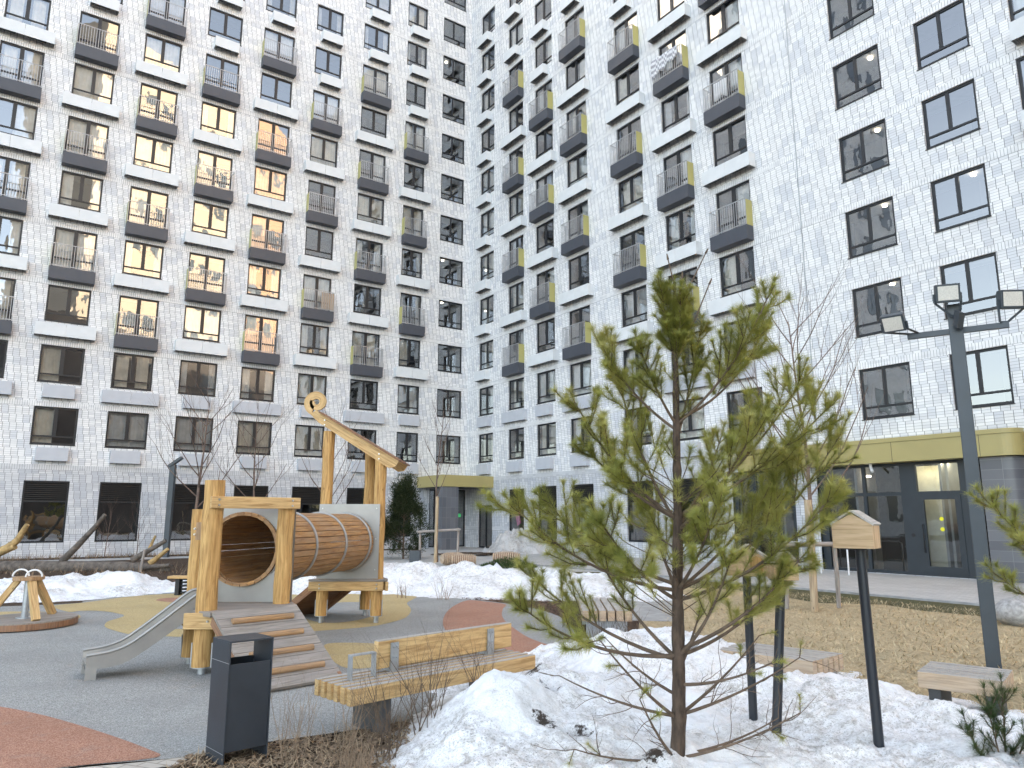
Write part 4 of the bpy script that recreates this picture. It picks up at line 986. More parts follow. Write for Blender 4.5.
# ------------------------------------------------------------------ birdhouses on posts
def birdhouse(x, y, z0, px, py, zg, ang, w, d, h, roof, label, plabel, door=None):
    p = thing('birdhouse_post', (px, py, zg), plabel, 'post'); mb = MB(); mb.cyl((px, py, zg - .25), (x + (.045 if plabel.endswith('plain light birdhouse') else 0), y + .05, z0 - .012), .038, n=14); mb.obox((x, y + .05, z0 - .008), (.07, 0, 0), (0, .07, 0), (0, 0, .004)); mb.build('pole', M['post_paint'], p)
    t = thing('birdhouse', (x, y, z0), label, 'birdhouse'); c, s = math.cos(ang), math.sin(ang); X, Y = V((c, s, 0)), V((-s, c, 0)); o = V((x, y, z0))
    mb = MB(); pts = [(-w / 2, 0), (w / 2, 0), (w / 2, h), (0, h + roof), (-w / 2, h)]
    mb.prism([o + X * a + V((0, 0, b)) - Y * d / 2 for a, b in pts], Y * d, ud=X); mb.build('box', M['birdwood'], t, bevel=.004)
    rf = MB()
    for sg in (-1, 1):
        e0, e1 = o + X * sg * (w / 2 + .006) + V((0, 0, h - .008)), o + V((0, 0, h + roof + .014)); m_ = (e0 + e1) / 2; dd = (e1 - e0) / 2; n = dd.cross(Y).normalized() * .008; n = n if n.z > 0 else -n
        rf.obox(m_ + n, dd, Y * (d / 2 + .006), n)
    rf.build('roof', M['birdroof'], t)
    if door:
        mb = MB(); mb.prism([o + X * (a + door) + V((0, 0, b)) - Y * (d / 2 + .006) for a, b in ((-.055, .03), (.055, .03), (.055, .15), (0, .18), (-.055, .15))], Y * .005, ud=(0, 0, 1)); mb.build('entrance', M['wood'], t)
M['birdwood'] = wood('birdhouse_ply', (.52, .34, .19), (.68, .49, .31)); M['birdroof'] = wood('birdhouse_roof', (.46, .41, .36), (.60, .56, .52), knots=False)
zg = SN['snow_heap'](2.78, 5.92)
birdhouse(2.74, 5.92, 1.655, 2.79, 5.92, zg, -.66, .30, .24, .185, .085, 'light plywood birdhouse with a plain front on the right hand slim post', 'slim dark post in the snow carrying the plain light birdhouse')
zg = SN['snow_heap'](2.12, 6.86)
birdhouse(2.16, 6.86, 1.375, 2.13, 6.86, zg, -.34, .36, .26, .15, .10, 'plywood birdhouse with an orange doorway behind the pine branches', 'slim dark post in the snow under the birdhouse with the orange doorway', .08)
zg = SN['snow_heap'](1.99, 6.04)
birdhouse(2.20, 6.10, 1.40, 2.00, 6.04, zg, -.1, .19, .24, .13, .09, 'small birdhouse with a pale roof beside the birdhouse with the orange doorway', 'slim dark post nearest the pine trunk, in front of the other posts')

# ------------------------------------------------------------------ floodlight mast
LM = thing('floodlight_mast', (6.16, 9.8, 0), 'dark grey square mast with a crossbar and three floodlights, behind the short bench', 'lamp post')
mb = MB(); mb.obox((6.16, 9.8, 2.4), V((.85, -.53, 0)) * .085, V((.53, .85, 0)) * .085, (0, 0, 2.4)); mb.build('mast', M['dark_paint'], LM, bevel=.01)
a0, a1 = V((5.66, 10.13, 4.43)), V((6.66, 9.45, 4.43)); mb = MB(); mb.beam(a0, a1, .07, .075); mb.build('crossbar', M['dark_paint'], LM)
cam = V((0, 0, 1.9))
def flood(c, aim, foot, sx=.15, sz=.125):
    c = V(c); n = V(aim).normalized(); r = n.cross(V((0, 0, 1))).normalized(); u = r.cross(n)
    mb = MB(); mb.obox(c, r * sx, u * sz, n * .055); 
    for k in range(7): mb.obox(c - n * .075 + r * (sx * (k / 3 - 1) * .85), r * .006, u * sz * .85, n * .022)
    h = mb.build('floodlight', M['dark_paint'], LM, bevel=.006)
    f = MB(); f.obox(c + n * .057, r * (sx - .028), u * (sz - .028), n * .003); f.build('lens', M['lampface'], h)
    b = MB(); pts = [c + r * (sx + .012), c + r * (sx + .012) - u * (sz * .8) - V((0, 0, .02)), V(foot) + r * .05, V(foot) - r * .05, c - r * (sx + .012) - u * (sz * .8) - V((0, 0, .02)), c - r * (sx + .012)]
    for p, q in zip(pts, pts[1:]): b.beam(p, q, .03, .008, up=tuple(n))
    b.build('bracket', M['dark_paint'], h)
flood((5.40, 9.98, 4.60), (-.62, -.66, -.52), (5.72, 10.05, 4.46)); flood((5.98, 9.62, 4.92), (-.35, -1, -.22), (6.1, 9.68, 4.62)); flood((6.72, 9.45, 4.78), (-.08, -1, -.12), (6.6, 9.46, 4.47))
mb = MB(); mb.obox((6.1, 9.62, 4.55), (.05, .02, .0), (0, .04, -.1), (.0, .05, .03)); mb.build('sensor', M['dark_paint'], LM)
# two slim path lamps near the building
for x, y, h, lab in ((-16.5, 35.6, 4.6, 'slim dark path lamp with a tilted head by the ground floor windows at the left'), (6.0, 36.7, 4.6, 'slim dark path lamp before the right wing, seen behind the pine')):
    t = thing('path_lamp', (x, y, 0), lab, 'lamp post'); mb = MB(); mb.box(x - .12, y - .12, 0, x + .12, y + .12, h - .2); mb.build('pole', M['dark_paint'], t)
    mb = MB(); mb.obox((x + .12, y - .05, h - .08), (.30, 0, .22), (0, .12, 0), (-.04, 0, .05)); mb.build('lamp_head', M['dark_paint'], t)

# ------------------------------------------------------------------ carousel, spring seat
cx, cy = -8.62, 13.4
t = thing('carousel', (cx, cy, 0), 'wooden playground carousel with a round deck and slanting legs at the left edge', 'carousel')
mb = MB(); mb.tube([(cx, cy, .05), (cx, cy, .14)], .82, 40, True, 0, False); mb.build('deck', M['wood_grey'], t)
mb = MB(); mb.tube([(cx, cy, .02), (cx, cy, .118)], .832, 40, True, 0, False); mb.build('deck_rim', M['wood_roof'], t)
mb = MB(); mb.cyl((cx, cy, .14), (cx, cy, .80), .055, n=12); mb.cyl((cx, cy, .14), (cx, cy, .155), .14, n=12); mb.build('pole', M['galv'], t)
for k, a in enumerate((200, 320, 75, 265)):
    if k == 3: continue
    a = math.radians(a); mb = MB(); p = V((cx + .58 * math.cos(a), cy + .58 * math.sin(a), .14)); q = V((cx + .16 * math.cos(a), cy + .16 * math.sin(a), .79)); mb.beam(p, q, .12, .10, up=(math.cos(a), math.sin(a), .3)); mb.build('leg', M['wood_beam'], t, bevel=.008)
mb = MB(); mb.tube([(cx, cy, .79), (cx, cy, .85)], .25, 8, True, 0, False); top = mb.build('table_top', M['wood_round'], t)
for dx, dy in ((.14, -.08), (-.18, .05)):
    mb = MB(); mb.tube([(cx + dx + .12 * math.cos(PI * i / 10), cy + dy + .04 * math.cos(PI * i / 10), .85 + .12 * math.sin(PI * i / 10)) for i in range(11)], .016, 8); mb.build('handle', M['whitep'], top)
x, y = -8.05, 18.6
t = thing('spring_seat', (x, y, 0), 'low wooden spring seat on a black coil behind the slide', 'spring rider')
mb = MB(); mb.box(x - .42, y - .16, .40, x + .55, y + .16, .46); mb.build('seat', M['wood_beam'], t, bevel=.01)
mb = MB(); mb.tube([(x + .05 + .15 * math.cos(i * .6), y + .15 * math.sin(i * .6), .02 + .37 * i / 48) for i in range(49)], .026, 6); mb.build('spring', M['black'], t)
for s in (-1, 1):
    mb = MB(); mb.box(x + .05 + s * .24 - .05, y - .1, 0, x + .05 + s * .24 + .05, y + .1, .38); mb.build('support', M['black'], t)
mb = MB(); mb.box(x + .15, y + .15, .46, x + .35, y + .2, .78); mb.box(x + .05, y + .1, .78, x + .7, y + .26, .84); mb.build('backrest', M['wood_pale'], t)

# ------------------------------------------------------------------ things near the entrance
def barrel(x, y, a, L, R, lab):
    t = thing('barrel_seat', (x, y, 0), lab, 'seat', 'slatted barrel seats on the paving'); d = V((math.cos(a), math.sin(a), 0)); n = 13; mb = MB(); gp = MB()
    for i in range(n):
        s = (i + .5) / n * 2 - 1; r = R * (1 - .34 * s ** 4); c = V((x, y, R)) + d * (s * L / 2)
        mb.tube([c - d * L / n * .27, c + d * L / n * .27], r, 22, True, 0, False)
    gp.tube([V((x, y, R)) + d * (L * s / 2 * .96) for s in (-1, -.5, 0, .5, 1)], [R * .5, R * .78, R * .82, R * .78, R * .5], 18); mb.build('ring_slats', M['wood_pale'], t); gp.build('core', M['wood_roof'], t)
barrel(-1.84, 28.7, .12, .95, .25, 'striped wooden barrel seat in the middle, beside the staked young tree'); barrel(-2.38, 29.9, .5, .95, .25, 'striped wooden barrel seat partly hidden behind the staked young tree'); barrel(-.22, 30.6, -.1, 1.15, .25, 'striped wooden barrel seat on the right, above the low green shrub')
t = thing('planter', (-4.1, 31.6, 0), 'small dark square planter box next to the evergreen shrub', 'planter')
mb = MB(); mb.box(-4.32, 31.4, 0, -3.88, 31.9, .50); mb.build('box', M['dark_paint'], t, bevel=.01); mb = MB(); mb.box(-4.28, 31.44, .48, -3.92, 31.86, .506); mb.build('soil', M['soil'], t)
for i, (u0, u1) in enumerate(((24.6, 25.3), (26.0, 27.0))):
    t = thing('bicycle_rack', on_right((u0 + u1) / 2, -1.6, 0), ('thin white bicycle hoop by the glass doors, nearer the pine' , 'thin white bicycle hoop by the glass doors, seen right beside the plain birdhouse')[i], 'bicycle rack')
    mb = MB(); mb.tube([on_right(u0, -1.6, 0), on_right(u0, -1.6, .95), on_right(u0 + .08, -1.6, 1.02), on_right(u1 - .08, -1.6, 1.02), on_right(u1, -1.6, .95), on_right(u1, -1.6, 0)], .028, 8); mb.build('hoop', M['whitep'], t)
mb = MB(); mb_r = random.Random(4); rows = []
for i in range(9):
    ph = PI * i / 8; rows.append([(9.25 + .55 * math.sin(ph) * math.cos(2 * PI * j / 14) * (1 + .12 * mnoise.noise(V((i * .7, j * .9, 2)))), 13.6 + .42 * math.sin(ph) * math.sin(2 * PI * j / 14), max(-.05, .20 - .30 * math.cos(ph) * (1 + .2 * mnoise.noise(V((j * .8, i, 5)))))) for j in range(14)])
mb.grid(rows, True); tag(mb.build('boulder', M['stone']), 'rounded grey boulder on the lawn at the right edge', 'boulder')
# ------------------------------------------------------------------ vegetation
UP = V((0, 0, 1))
def bez(p0, p1, p2, n):
    return [p0 * (1 - t) ** 2 + p1 * 2 * t * (1 - t) + p2 * t * t for t in [i / n for i in range(n + 1)]]
def rvec(r): 
    while True:
        v = V((r.uniform(-1, 1), r.uniform(-1, 1), r.uniform(-1, 1)))
        if .05 < v.length < 1: return v.normalized()
def needles(mb, a, b, r, dens, ln, wd):
    d = (b - a); L = d.length; d = d / L; n = int(L * dens)
    for i in range(n):
        t = r.random(); p = a + d * (L * t); s = d.cross(rvec(r))
        if s.length < .1: continue
        s.normalize(); l = ln * r.uniform(.7, 1.15); e = p + (d * r.uniform(.15, .75) + s * .85 + UP * .12).normalized() * l
        w = d.cross(e - p).normalized() * wd if r.random() < .5 else s.cross(e - p).normalized() * wd
        if w.length < 1e-5: continue
        mb.face([p - w, p + w, e + w * .3])
def shoot(nb, tb, a, d, L, r, dens, ln, wd, bend=.35):
    b = a + d * L * .5; d2 = (d + UP * bend).normalized(); c = b + d2 * L * .5
    tb.tube([a, b, c], [.0042, .0034, .0024], 5, True)
    needles(nb, a + d * L * .12, b, r, dens, ln, wd); needles(nb, b, c, r, dens * 1.15, ln, wd)
    needles(nb, c - d2 * .01, c + d2 * .02, r, dens * 2.5, ln, wd)
def pine_branch(nb, tb, p0, p2, r, rad, full=1.0, dens=1150, ln=.08, wd=.0015, start=.35):
    p0, p2 = V(p0), V(p2); d = p2 - p0; L = d.length
    mid = p0 + d * .55 - UP * .15 * L + rvec(r) * .04 * L
    pts = bez(p0, mid, p2, 9); tb.tube(pts, [rad * .62 * (1 - .78 * i / 9) + .002 for i in range(10)], 7)
    t = start
    while t < .98:
        i = min(int(t * 9), 8); p = pts[i].lerp(pts[i + 1], t * 9 - i); td = (pts[i + 1] - pts[i]).normalized()
        for k in range(2):
            s = td.cross(rvec(r)).normalized(); s = (s - UP * s.dot(UP) * .3).normalized()
            dr = (td * .75 + s * r.uniform(.5, .95) + UP * .18).normalized(); sl = L * r.uniform(.20, .36) * (1.15 - .45 * t) * full
            sl = min(max(sl, .09), .36)
            shoot(nb, tb, p, dr, sl, r, dens, ln, wd)
            if sl > .2 and r.random() < .75:
                q = p + dr * sl * .45; s2 = dr.cross(rvec(r)).normalized(); shoot(nb, tb, q, (dr * .8 + s2 * .6 + UP * .15).normalized(), sl * .6, r, dens, ln, wd)
        if t > .55: needles(nb, pts[i], pts[i + 1], r, dens * .8, ln, wd)
        t += r.uniform(.075, .13) / max(.6, full)
    td = (pts[-1] - pts[-2]).normalized()
    shoot(nb, tb, pts[-1], td, .14, r, dens * 1.2, ln, wd)
    for k in range(3):
        s = td.cross(rvec(r)).normalized(); shoot(nb, tb, pts[-1] - td * .03, (td + s * .7).normalized(), r.uniform(.08, .15), r, dens, ln, wd)
def twigs(tb, p, d, L, rad, r, depth, bend=.1, split=3, spread=.7, up=.15, n=5):
    pts = [p]; dd = d.copy()
    for i in range(n):
        dd = (dd + rvec(r) * bend + UP * up * .3).normalized(); pts.append(pts[-1] + dd * L / n)
    tb.tube(pts, [rad * (1 - .6 * i / n) for i in range(n + 1)], 5 if rad < .01 else 7)
    if depth > 0:
        for k in range(split):
            i = r.randrange(1 if depth < 2 else 2, n + 1); s = dd.cross(rvec(r)).normalized()
            twigs(tb, pts[i], ((pts[i] - pts[i - 1]).normalized() + s * r.uniform(spread * .6, spread * 1.3) + UP * up).normalized(), L * r.uniform(.4, .7), rad * (1 - .6 * i / n) * .62, r, depth - 1, bend, split, spread, up, n)

r = random.Random(21)
PN = thing('pine_tree', (1.18, 5.6, .1), 'young green pine with a slim bare lower trunk growing out of the foreground snow heap', 'pine tree')
tp = [(1.16, 5.6, -.15), (1.18, 5.6, .15), (1.205, 5.6, .48), (1.215, 5.6, .77), (1.23, 5.6, 1.36), (1.255, 5.6, 1.88), (1.27, 5.6, 2.56), (1.29, 5.6, 3.19), (1.305, 5.6, 3.80)]
def tx(z):
    for a, b in zip(tp, tp[1:]):
        if a[2] <= z <= b[2]: return V(a).lerp(V(b), (z - a[2]) / (b[2] - a[2]))
    return V(tp[-1])
trb = MB(); fine = []
for k in range(60):
    fine.append(tx(-.1 + 3.85 * k / 59))
trb.tube(fine, [(.054 * (1 - (k / 59) ** 1.1 * .80) + .002) * (1 + .05 * math.sin(k * 2.3) + (.12 if k % 9 == 0 else 0)) for k in range(60)], 14, wob=.05)
trb.build('trunk', M['bark'], PN)
nb, tb = MB(), MB()
BR = [(2.56, (0.72, 5.8, 3.28)), (2.6, (2.01, 5.5, 3.60)), (2.64, (2.14, 6.1, 3.42)), (2.6, (0.96, 5.3, 3.12)), (2.48, (1.54, 5.8, 3.38)),
 (1.88, (0.49, 5.3, 2.68)), (1.84, (0.91, 6.0, 2.95)), (1.91, (2.54, 5.8, 2.76)), (1.88, (2.46, 6.1, 3.02)), (1.8, (1.75, 5.1, 2.57)), (1.88, (0.62, 5.7, 2.38)), (1.84, (1.69, 5.9, 2.51)),
 (1.36, (0.04, 5.4, 1.95)), (1.4, (0.3, 6.1, 2.0)), (1.36, (2.51, 5.7, 2.44)), (1.29, (2.24, 5.2, 2.02)), (1.36, (2.27, 6.2, 2.26)), (1.29, (0.59, 5.0, 1.88)), (1.36, (1.41, 5.0, 2.01)), (1.36, (1.18, 6.3, 1.96)),
 (0.9, (0.09, 5.3, 1.26)), (0.87, (0.14, 6.0, 1.44)), (0.94, (2.04, 5.3, 1.6)), (0.9, (2.17, 6.1, 1.35)), (0.87, (0.68, 5.8, 1.57)), (0.9, (1.49, 5.1, 1.61))]
for i, (z, t) in enumerate(BR):
    pine_branch(nb, tb, tx(z), t, r, .017 if z > 2.3 else (.021 if z > 1 else .024), 1.0 if z > 1.7 else (1.05 if z > 1.1 else .85), start=.40 if z > 1.1 else .52)
# whorl near the top and the leader
for k in range(4):
    a = k * 1.6 + .3; pine_branch(nb, tb, tx(3.1), tx(3.1) + V((.10 * math.cos(a), .10 * math.sin(a), .46 + .05 * (k % 3))), r, .009, .9, start=.15)
for z in (2.65, 2.8, 2.95, 3.1, 3.25, 3.4, 3.55, 3.7): needles(nb, tx(z), tx(z + .15), r, 800, .085, .0014)
for k in range(10):
    z = r.uniform(1.9, 3.3); a = r.random() * 6.28; shoot(nb, tb, tx(z), V((math.cos(a), math.sin(a), .9)).normalized(), r.uniform(.12, .26), r, 800, .08, .0014)
for k in range(40):
    z = r.uniform(1.2, 2.2); a = r.random() * 6.28; p = tx(z) + V((math.cos(a), math.sin(a), .3)) * r.uniform(.05, .45); tb.tube([tx(z - .05), p], .004, 5); shoot(nb, tb, p, V((math.cos(a), math.sin(a), .6)).normalized(), r.uniform(.1, .24), r, 800, .08, .0014)
for d, l in ((V((-.14, .02, .95)), .40), (V((.10, .05, 1)), .66), (V((.36, -.1, .80)), .62), (V((.35, .1, .62)), .55)):
    p = tx(3.55 if l < .6 else 3.15) + V((.02, 0, 0)); e = p + d.normalized() * l; tb.tube([p, p.lerp(e, .5) + V((.01, 0, 0)), e], [.008, .006, .0045], 6); tb.tube([e, e + d.normalized() * .05], [.010, .004], 7)
# bare lower branches
BARE = [(0.48, (0.35, 5.7, 0.74)), (0.49, (2.18, 5.8, 0.85)), (0.46, (0.6, 5.2, 1.07)), (0.49, (1.95, 6.0, 0.98)), (0.2, (0.43, 5.4, 0.32)), (0.22, (1.99, 5.8, 0.42)), (0.18, (0.86, 5.2, 0.69)), (0.2, (1.97, 5.3, 0.58)), (.62, (.72, 5.9, .98)), (.70, (1.75, 5.2, .92)), (.8, (1.5, 6.0, 1.2))]
for z, t in BARE:
    p0, p2 = tx(z), V(t); d = p2 - p0; pts = bez(p0, p0 + d * .5 - UP * .08, p2, 8); tb.tube(pts, [.013 * (1 - .8 * i / 8) + .0015 for i in range(9)], 6)
    for k in range(7):
        i = r.randrange(2, 9); s = d.normalized().cross(rvec(r)).normalized(); twigs(tb, pts[i], (d.normalized() + s * .9 + UP * .1).normalized(), r.uniform(.12, .34), .0035, r, 1, .25, 2, .8)
    if r.random() < .8:
        for k in range(2): shoot(nb, tb, pts[-1 - k * 2], (d.normalized() * .6 + rvec(r) * .6).normalized(), .10, r, 700, .06, .0015, -.1)
tb.build('branches', M['twig'], PN); nb.build('needles', M['needle'], PN)

def sprig(name, base, dirs, label, dark, loc, seed, trunk=None):
    r = random.Random(seed); t = thing(name, loc, label, 'pine tree'); nb, tb = MB(), MB()
    if trunk: tb.tube(trunk[0], trunk[1], 9)
    for p, e, full in dirs: pine_branch(nb, tb, p, e, r, .010, full, 650 if dark else 900, .072, .0015, .3)
    tb.build('branches', M['twig'], t); nb.build('needles', M['needle_dark' if dark else 'needle'], t)
zs = SN['snow_heap'](3.62, 5.65)
P0 = (3.52, 5.6, zs + .10)
sprig('pine_sapling', None, [(P0, (3.43, 5.58, .55), .8), (P0, (3.58, 5.64, .60), .9), (P0, (3.76, 5.6, .50), .6), ((3.50, 5.6, zs + .05), (3.31, 5.62, .36), .5), ((3.5, 5.6, zs + .04), (3.6, 5.4, .26), .3)], 'small dark green pine sapling poking out of the snow at the bottom right', True, (3.5, 5.6, zs), 5, ([(3.48, 5.6, zs - .12), (3.5, 5.6, zs + .05), (3.53, 5.61, zs + .16)], [.014, .011, .007]))
sprig('pine_tree', None, [((3.95, 5.2, 1.52), (3.36, 5.18, 1.98), .9), ((3.95, 5.25, 1.40), (3.50, 5.1, 1.74), .8), ((3.98, 5.2, 1.22), (3.40, 5.2, 1.47), .7), ((4.0, 5.2, 1.9), (3.75, 5.0, 2.2), .8), ((4.0, 5.2, 2.2), (4.5, 5.4, 2.7), 1), ((4.0, 5.2, 1.8), (4.6, 5.0, 2.2), 1), ((4.02, 5.2, 2.3), (4.05, 5.3, 2.9), 1), ((4.0, 5.2, 1.3), (4.6, 5.5, 1.6), 1)], 'neighbouring pine whose branch tips reach in at the right edge by the floodlight mast', False, (4.0, 5.2, 0), 6, ([(4.0, 5.2, -.1), (4.0, 5.2, 1.2), (4.02, 5.2, 2.3)], [.045, .035, .02]))

def bare_tree(x, y, h, rad, label, seed, nb_=14, low=.35, spread=.75, cat='tree', up=.35, lk=.42):
    r = random.Random(seed); t = thing('bare_tree', (x, y, 0), label, cat); mb = MB(); pts = [V((x, y, -.05))]; d = V((0, 0, 1))
    for i in range(10): d = (d + rvec(r) * .05 + UP * .1).normalized(); pts.append(pts[-1] + d * (h * .88 + .05) / 10)
    mb.tube(pts, [rad * (1 - .085 * i) for i in range(11)], 8); mb.build('trunk', M['twig_red'], t); tb = MB()
    for k in range(nb_):
        f = low + (1 - low) * (k + r.random()) / nb_; i = min(int(f * 10), 9); p = pts[i].lerp(pts[i + 1], f * 10 - i); a = k * 2.4 + r.random()
        twigs(tb, p, V((math.cos(a) * spread, math.sin(a) * spread, .8)).normalized(), h * lk * (1.1 - .55 * f), rad * .34 * (1.2 - f * .7), r, 2, .13, 3, .6, up)
    tb.build('branches', M['twig_red'], t)
bare_tree(6.35, 15.9, 7.1, .065, 'tall thin bare tree standing between the stakes on the lawn behind the pine', 2, 20, .28)
bare_tree(-14.6, 34.2, 8.4, .10, 'bare spreading tree before the left wing, above the near post of the play tower', 3, 13, .28, 1.0)
bare_tree(-3.2, 31.9, 7.4, .06, 'slender bare young tree tied to a stake in front of the corner entrance', 4, 12, .40, .55, lk=.28)
bare_tree(-12.4, 35.4, 7.6, .08, 'bare tree before the left wing, just right of the near post of the play tower', 12, 12, .3, .8)
bare_tree(-8.1, 33.0, 7.0, .07, 'bare thin tree rising behind the curled roof beam', 14, 10, .3, .6)
for k, (x, y, h) in enumerate(((-19.2, 35.2, 2.6), (-17.9, 35.6, 2.9), (-15.2, 35.7, 2.3))):
    bare_tree(x, y, h, .025, ('thin bare shrub between the first and second ground floor windows, left of its twin', 'thin bare shrub just left of the second ground floor window', 'thin bare shrub under the third ground floor window')[k], 30 + k, 9, .12, .6, 'shrub')
# stakes round the young trees
def stakes(name, label, loc, parts):
    t = thing(name, loc, label, 'tree stakes')
    for nm, a, b, rad, mt in parts:
        mb = MB(); mb.tube([a, V(a).lerp(V(b), .5) + V((.01, 0, 0)), b], rad, 10, wob=.04); mb.build(nm, M[mt], t)
stakes('tree_stake', 'tall pale stake and low grey rail frame around the bare tree on the lawn', (6.3, 15.6, 0), [('stake', (6.20, 15.5, -.05), (6.22, 15.5, 2.25), .075, 'stake'), ('rail_post', (5.78, 15.9, 0), (5.78, 15.9, 1.32), .045, 'stake_grey'), ('rail_post', (6.92, 16.0, 0), (6.92, 16.0, 1.32), .045, 'stake_grey'), ('rail_post', (6.20, 17.0, 0), (6.2, 17.0, 1.32), .045, 'stake_grey'), ('rail', (5.55, 15.75, 1.31), (7.1, 15.9, 1.33), .05, 'stake_grey'), ('rail', (5.6, 15.75, 1.27), (6.25, 17.1, 1.27), .045, 'stake_grey')])
stakes('tree_stake', 'tall pale stake and rail frame around the young tree by the corner entrance', (-3.2, 31.7, 0), [('stake', (-3.25, 31.6, -.05), (-3.20, 31.6, 2.75), .07, 'stake'), ('rail_post', (-3.95, 31.9, 0), (-3.95, 31.9, 1.28), .05, 'stake_grey'), ('rail_post', (-2.35, 31.9, 0), (-2.3, 31.9, 1.36), .055, 'stake_grey'), ('rail', (-4.05, 31.75, 1.26), (-2.2, 31.75, 1.36), .055, 'stake_grey')])
# evergreen columns
def thuja(x, y, h, w, label, seed, n=9000, mat='thuja'):
    r = random.Random(seed); t = thing('evergreen_shrub', (x, y, 0), label, 'shrub'); nb, tb = MB(), MB(); tb.tube([(x, y, -.05), (x, y, h * .8)], [.05, .015], 7)
    cl = []
    for k in range(60):
        f = r.random() ** .8; a = r.random() * 6.28; R = w * (1 - f * .88) * (.7 + .6 * r.random()) * (1 if f > .12 else .7); p = V((x + R * math.cos(a), y + R * math.sin(a), h * (.05 + .9 * f))); cl.append((p, V((math.cos(a), math.sin(a), .9)).normalized()))
        tb.tube([(x, y, max(.1, p.z - .3)), p], .012, 4)
    for k in range(n):
        p, d = cl[r.randrange(60)]; q = p + rvec(r) * r.random() * w * .38 + UP * r.uniform(-.1, .25); e = (d + rvec(r) * .7).normalized(); s = e.cross(rvec(r)).normalized() * r.uniform(.008, .018); l = r.uniform(.05, .13)
        nb.face([q - s, q + s, q + e * l + s * .3, q + e * l - s * .3])
    nb.build('foliage', M[mat], t); tb.build('trunk', M['twig'], t)
thuja(-5.0, 34.3, 3.75, 1.15, 'dense dark evergreen shrub beside the small planter, right of the play tower', 1, 26000)
thuja(-6.4, 33.6, 3.5, .7, 'evergreen shrub whose top shows above the steel tunnel panel between the tower posts', 2, 14000)
r = random.Random(77); t = thing('low_shrub', (-.2, 28.5, 0), 'low spreading green shrub at the snow bank in front of the right barrel seat', 'shrub'); nb = MB()
for k in range(2600):
    a, R = r.random() * 6.28, r.random() ** .6; p = V((-.15 + 1.1 * R * math.cos(a), 28.5 + .6 * R * math.sin(a), r.random() * .42 * (1.1 - R))); e = (rvec(r) + UP).normalized(); s = e.cross(rvec(r)).normalized() * .014; nb.face([p - s, p + s, p + e * r.uniform(.06, .14)])
nb.build('foliage', M['needle_dark'], t)
# dry shrubs in the foreground bed
def dry_shrub(x, y, h, n, label, seed, mat='twig_dry', rad=.005, depth=1):
    r = random.Random(seed); t = thing('dry_shrub', (x, y, 0), label, 'shrub', 'bare shrubs in the foreground bed'); tb = MB()
    for k in range(n):
        a = r.random() * 6.28; twigs(tb, V((x + r.uniform(-.12, .12), y + r.uniform(-.12, .12), -.02)), V((math.cos(a) * r.uniform(.1, .6), math.sin(a) * r.uniform(.1, .6), 1)).normalized(), h * r.uniform(.5, 1.05), rad * r.uniform(.6, 1.1), r, depth, .14, 3, .6, .1)
    tb.build('stems', M[mat], t)
dry_shrub(-1.75, 6.15, .6, 17, 'bare straw coloured shrub right beside the litter bin', 1, rad=.004)
dry_shrub(-1.35, 6.05, .62, 17, 'tangle of dry straw coloured stems in front of the near end of the bench', 2, rad=.004)
dry_shrub(-1.02, 6.25, .70, 16, 'bare brown shrub in front of the bench leg', 3, 'twig', .006, 2)
dry_shrub(-.72, 6.75, .85, 12, 'tall thin bare shrub in front of the bench middle', 4, 'twig', .006, 2)
dry_shrub(-.30, 7.30, .75, 9, 'thin bare shrub in front of the far end of the bench beside the snow', 5, 'twig', .006, 2)
dry_shrub(-1.15, 5.75, .30, 26, 'low mat of broken straw stems at the bottom edge left of the snow heap', 6)
for k, (x, y) in enumerate(((1.25, 10.6), (1.65, 11.0), (1.0, 13.3))):
    dry_shrub(x, y, .55, 16, ('bare red brown shrub on the mulch, lowest of those behind the pine', 'bare brown shrub on the mulch right before the long pale bench', 'bare shrub on the mulch left of the long pale bench')[k], 50 + k, 'twig', .006)
for k, (x, y, n) in enumerate(((-7.6, 18.9, 22), (-2.6, 17.9, 8), (-1.6, 17.6, 10))):
    dry_shrub(x, y, .5, n, ('dry twiggy shrub in the snow by the spring seat', 'thin dry shrub before the snow bank, right of the tower', 'second thin dry shrub before the snow bank, nearer the red surface')[k], 60 + k, 'twig_dry', .008)
# fallen log with stubs
t = thing('fallen_log', (-15.5, 27, 0), 'fallen grey log with upright broken branches lying behind the left snow bank', 'log')
mb = MB(); mb.tube([(-22, 27.3, .12), (-19, 27.1, .12), (-16, 27, .12), (-14, 27, .10), (-12.2, 26.9, .08)], [.24, .23, .22, .20, .13], 14, wob=.06); mb.build('trunk', M['logbark'], t)
for pts, rad, mt in (([(-16.25, 27, .30), (-15.75, 27, .85), (-15.2, 27, 1.5), (-14.85, 27, 1.98)], [.13, .11, .09, .07], 'logbark'), ([(-19.2, 27, .35), (-18.3, 27, .75), (-17.95, 27, 1.05), (-17.65, 27, 1.62)], [.2, .16, .11, .09], 'logcut'), ([(-18.4, 27, .7), (-18.0, 27, .85)], [.14, .12], 'logcut'),
                     ([(-13.7, 27, .35), (-13.2, 27, .66), (-12.55, 27, 1.05)], [.13, .10, .07], 'logbark'), ([(-13.15, 27, .72), (-12.95, 27, 1.22)], [.06, .04], 'logcut'), ([(-13.0, 26.9, .25), (-12.7, 26.9, .5), (-12.4, 26.9, .76)], [.12, .08, .06], 'logcut'), ([(-13.2, 26.8, .1), (-12.2, 26.7, .2)], [.10, .07], 'logbark')):
    mb = MB(); mb.tube(pts, rad, 10, wob=.08); mb.build('branch', M[mt], t)
mb = MB(); mb.tube([(-13.05, 26.3, -.05), (-12.95, 26.3, .75)], .05, 8, wob=.05); tag(mb.build('stake', M['stake_grey']), 'short grey wooden peg standing in front of the fallen log', 'peg')
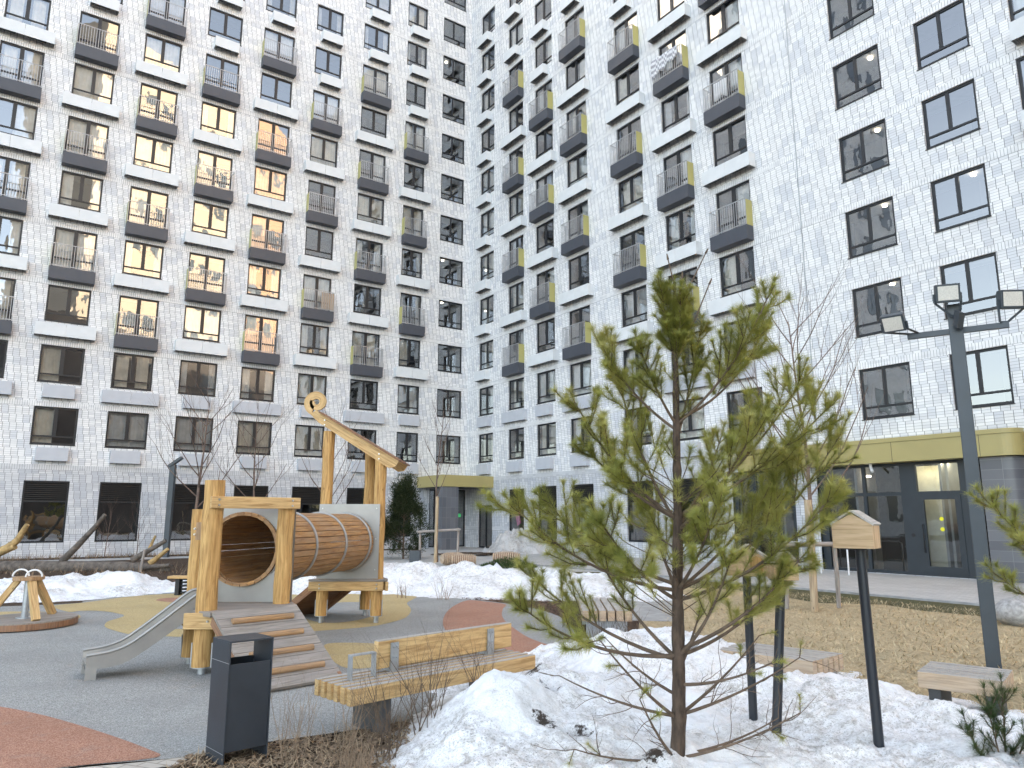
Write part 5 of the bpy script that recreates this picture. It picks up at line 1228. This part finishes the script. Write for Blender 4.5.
r = random.Random(99); mb = MB()
for k in range(2600):
    if r.random() < .75: p = V(on_left(r.uniform(8, 29), -r.uniform(.15, 1.6), 0))
    else: p = V((r.uniform(-22, -9), r.uniform(24, 28.5), 0))
    a = r.random() * 6.28; l = r.uniform(.1, .45); d = V((math.cos(a) * .5, math.sin(a) * .5, r.uniform(.2, 1))).normalized(); s = V((-d.y, d.x, 0)) * .02; mb.face([p - s, p + s, p + d * l])
tag(mb.build('dead_stalks', plain('dead_stalk', (.24, .17, .11), .9, 0, .5, 3)), kind='stuff')
# ------------------------------------------------------------------ daylight and camera
EL, AZ = math.radians(14), math.radians(8)       # sun low behind the building
w = bpy.data.worlds.new('World'); sc.world = w; w.use_nodes = True
nt = w.node_tree; bg = nt.nodes['Background']; sky = nt.nodes.new('ShaderNodeTexSky'); sky.sky_type = 'NISHITA'; sky.sun_disc = False
sky.sun_elevation = EL; sky.sun_rotation = AZ; sky.air_density = .8; sky.dust_density = 2.5; sky.ozone_density = 1.0
hs = nt.nodes.new('ShaderNodeHueSaturation'); hs.inputs['Saturation'].default_value = .72; nt.links.new(sky.outputs[0], hs.inputs['Color']); nt.links.new(hs.outputs[0], bg.inputs[0]); bg.inputs[1].default_value = .14
sl = bpy.data.lights.new('sun', 'SUN'); sl.energy = 2.0; sl.angle = math.radians(.5); sl.color = (1, .90, .76)
so = bpy.data.objects.new('sun', sl); COL.objects.link(so); so.location = (0, 60, 60)
sv = V((math.sin(AZ) * math.cos(EL), math.cos(AZ) * math.cos(EL), math.sin(EL)))
so.rotation_euler = sv.to_track_quat('Z', 'Y').to_euler()
cd = bpy.data.cameras.new('camera'); cd.sensor_width = 36; cd.lens = 728.0 * 36 / 1024; cd.clip_end = 3000; cd.clip_start = .05
co = bpy.data.objects.new('camera', cd); COL.objects.link(co); co.location = (0, 0, 1.9); co.rotation_euler = (math.radians(90 + 10.33), 0, 0); sc.camera = co
sc.view_settings.view_transform = 'Standard'; sc.view_settings.look = 'None'; sc.view_settings.gamma = 1; sc.view_settings.exposure = 3.16; sc.view_settings.use_white_balance = True; sc.view_settings.white_balance_temperature = 7450; sc.view_settings.white_balance_tint = 10
sc.cycles.max_bounces = 8; sc.cycles.transparent_max_bounces = 12; sc.cycles.glossy_bounces = 3; sc.cycles.diffuse_bounces = 4
sc.cycles.use_denoising = True; sc.cycles.caustics_reflective = False; sc.cycles.caustics_refractive = False; sc.cycles.sample_clamp_indirect = 1.0; w.cycles.sampling_method = 'NONE'
for o in bpy.data.objects:
    if '_world' in o: del o['_world']
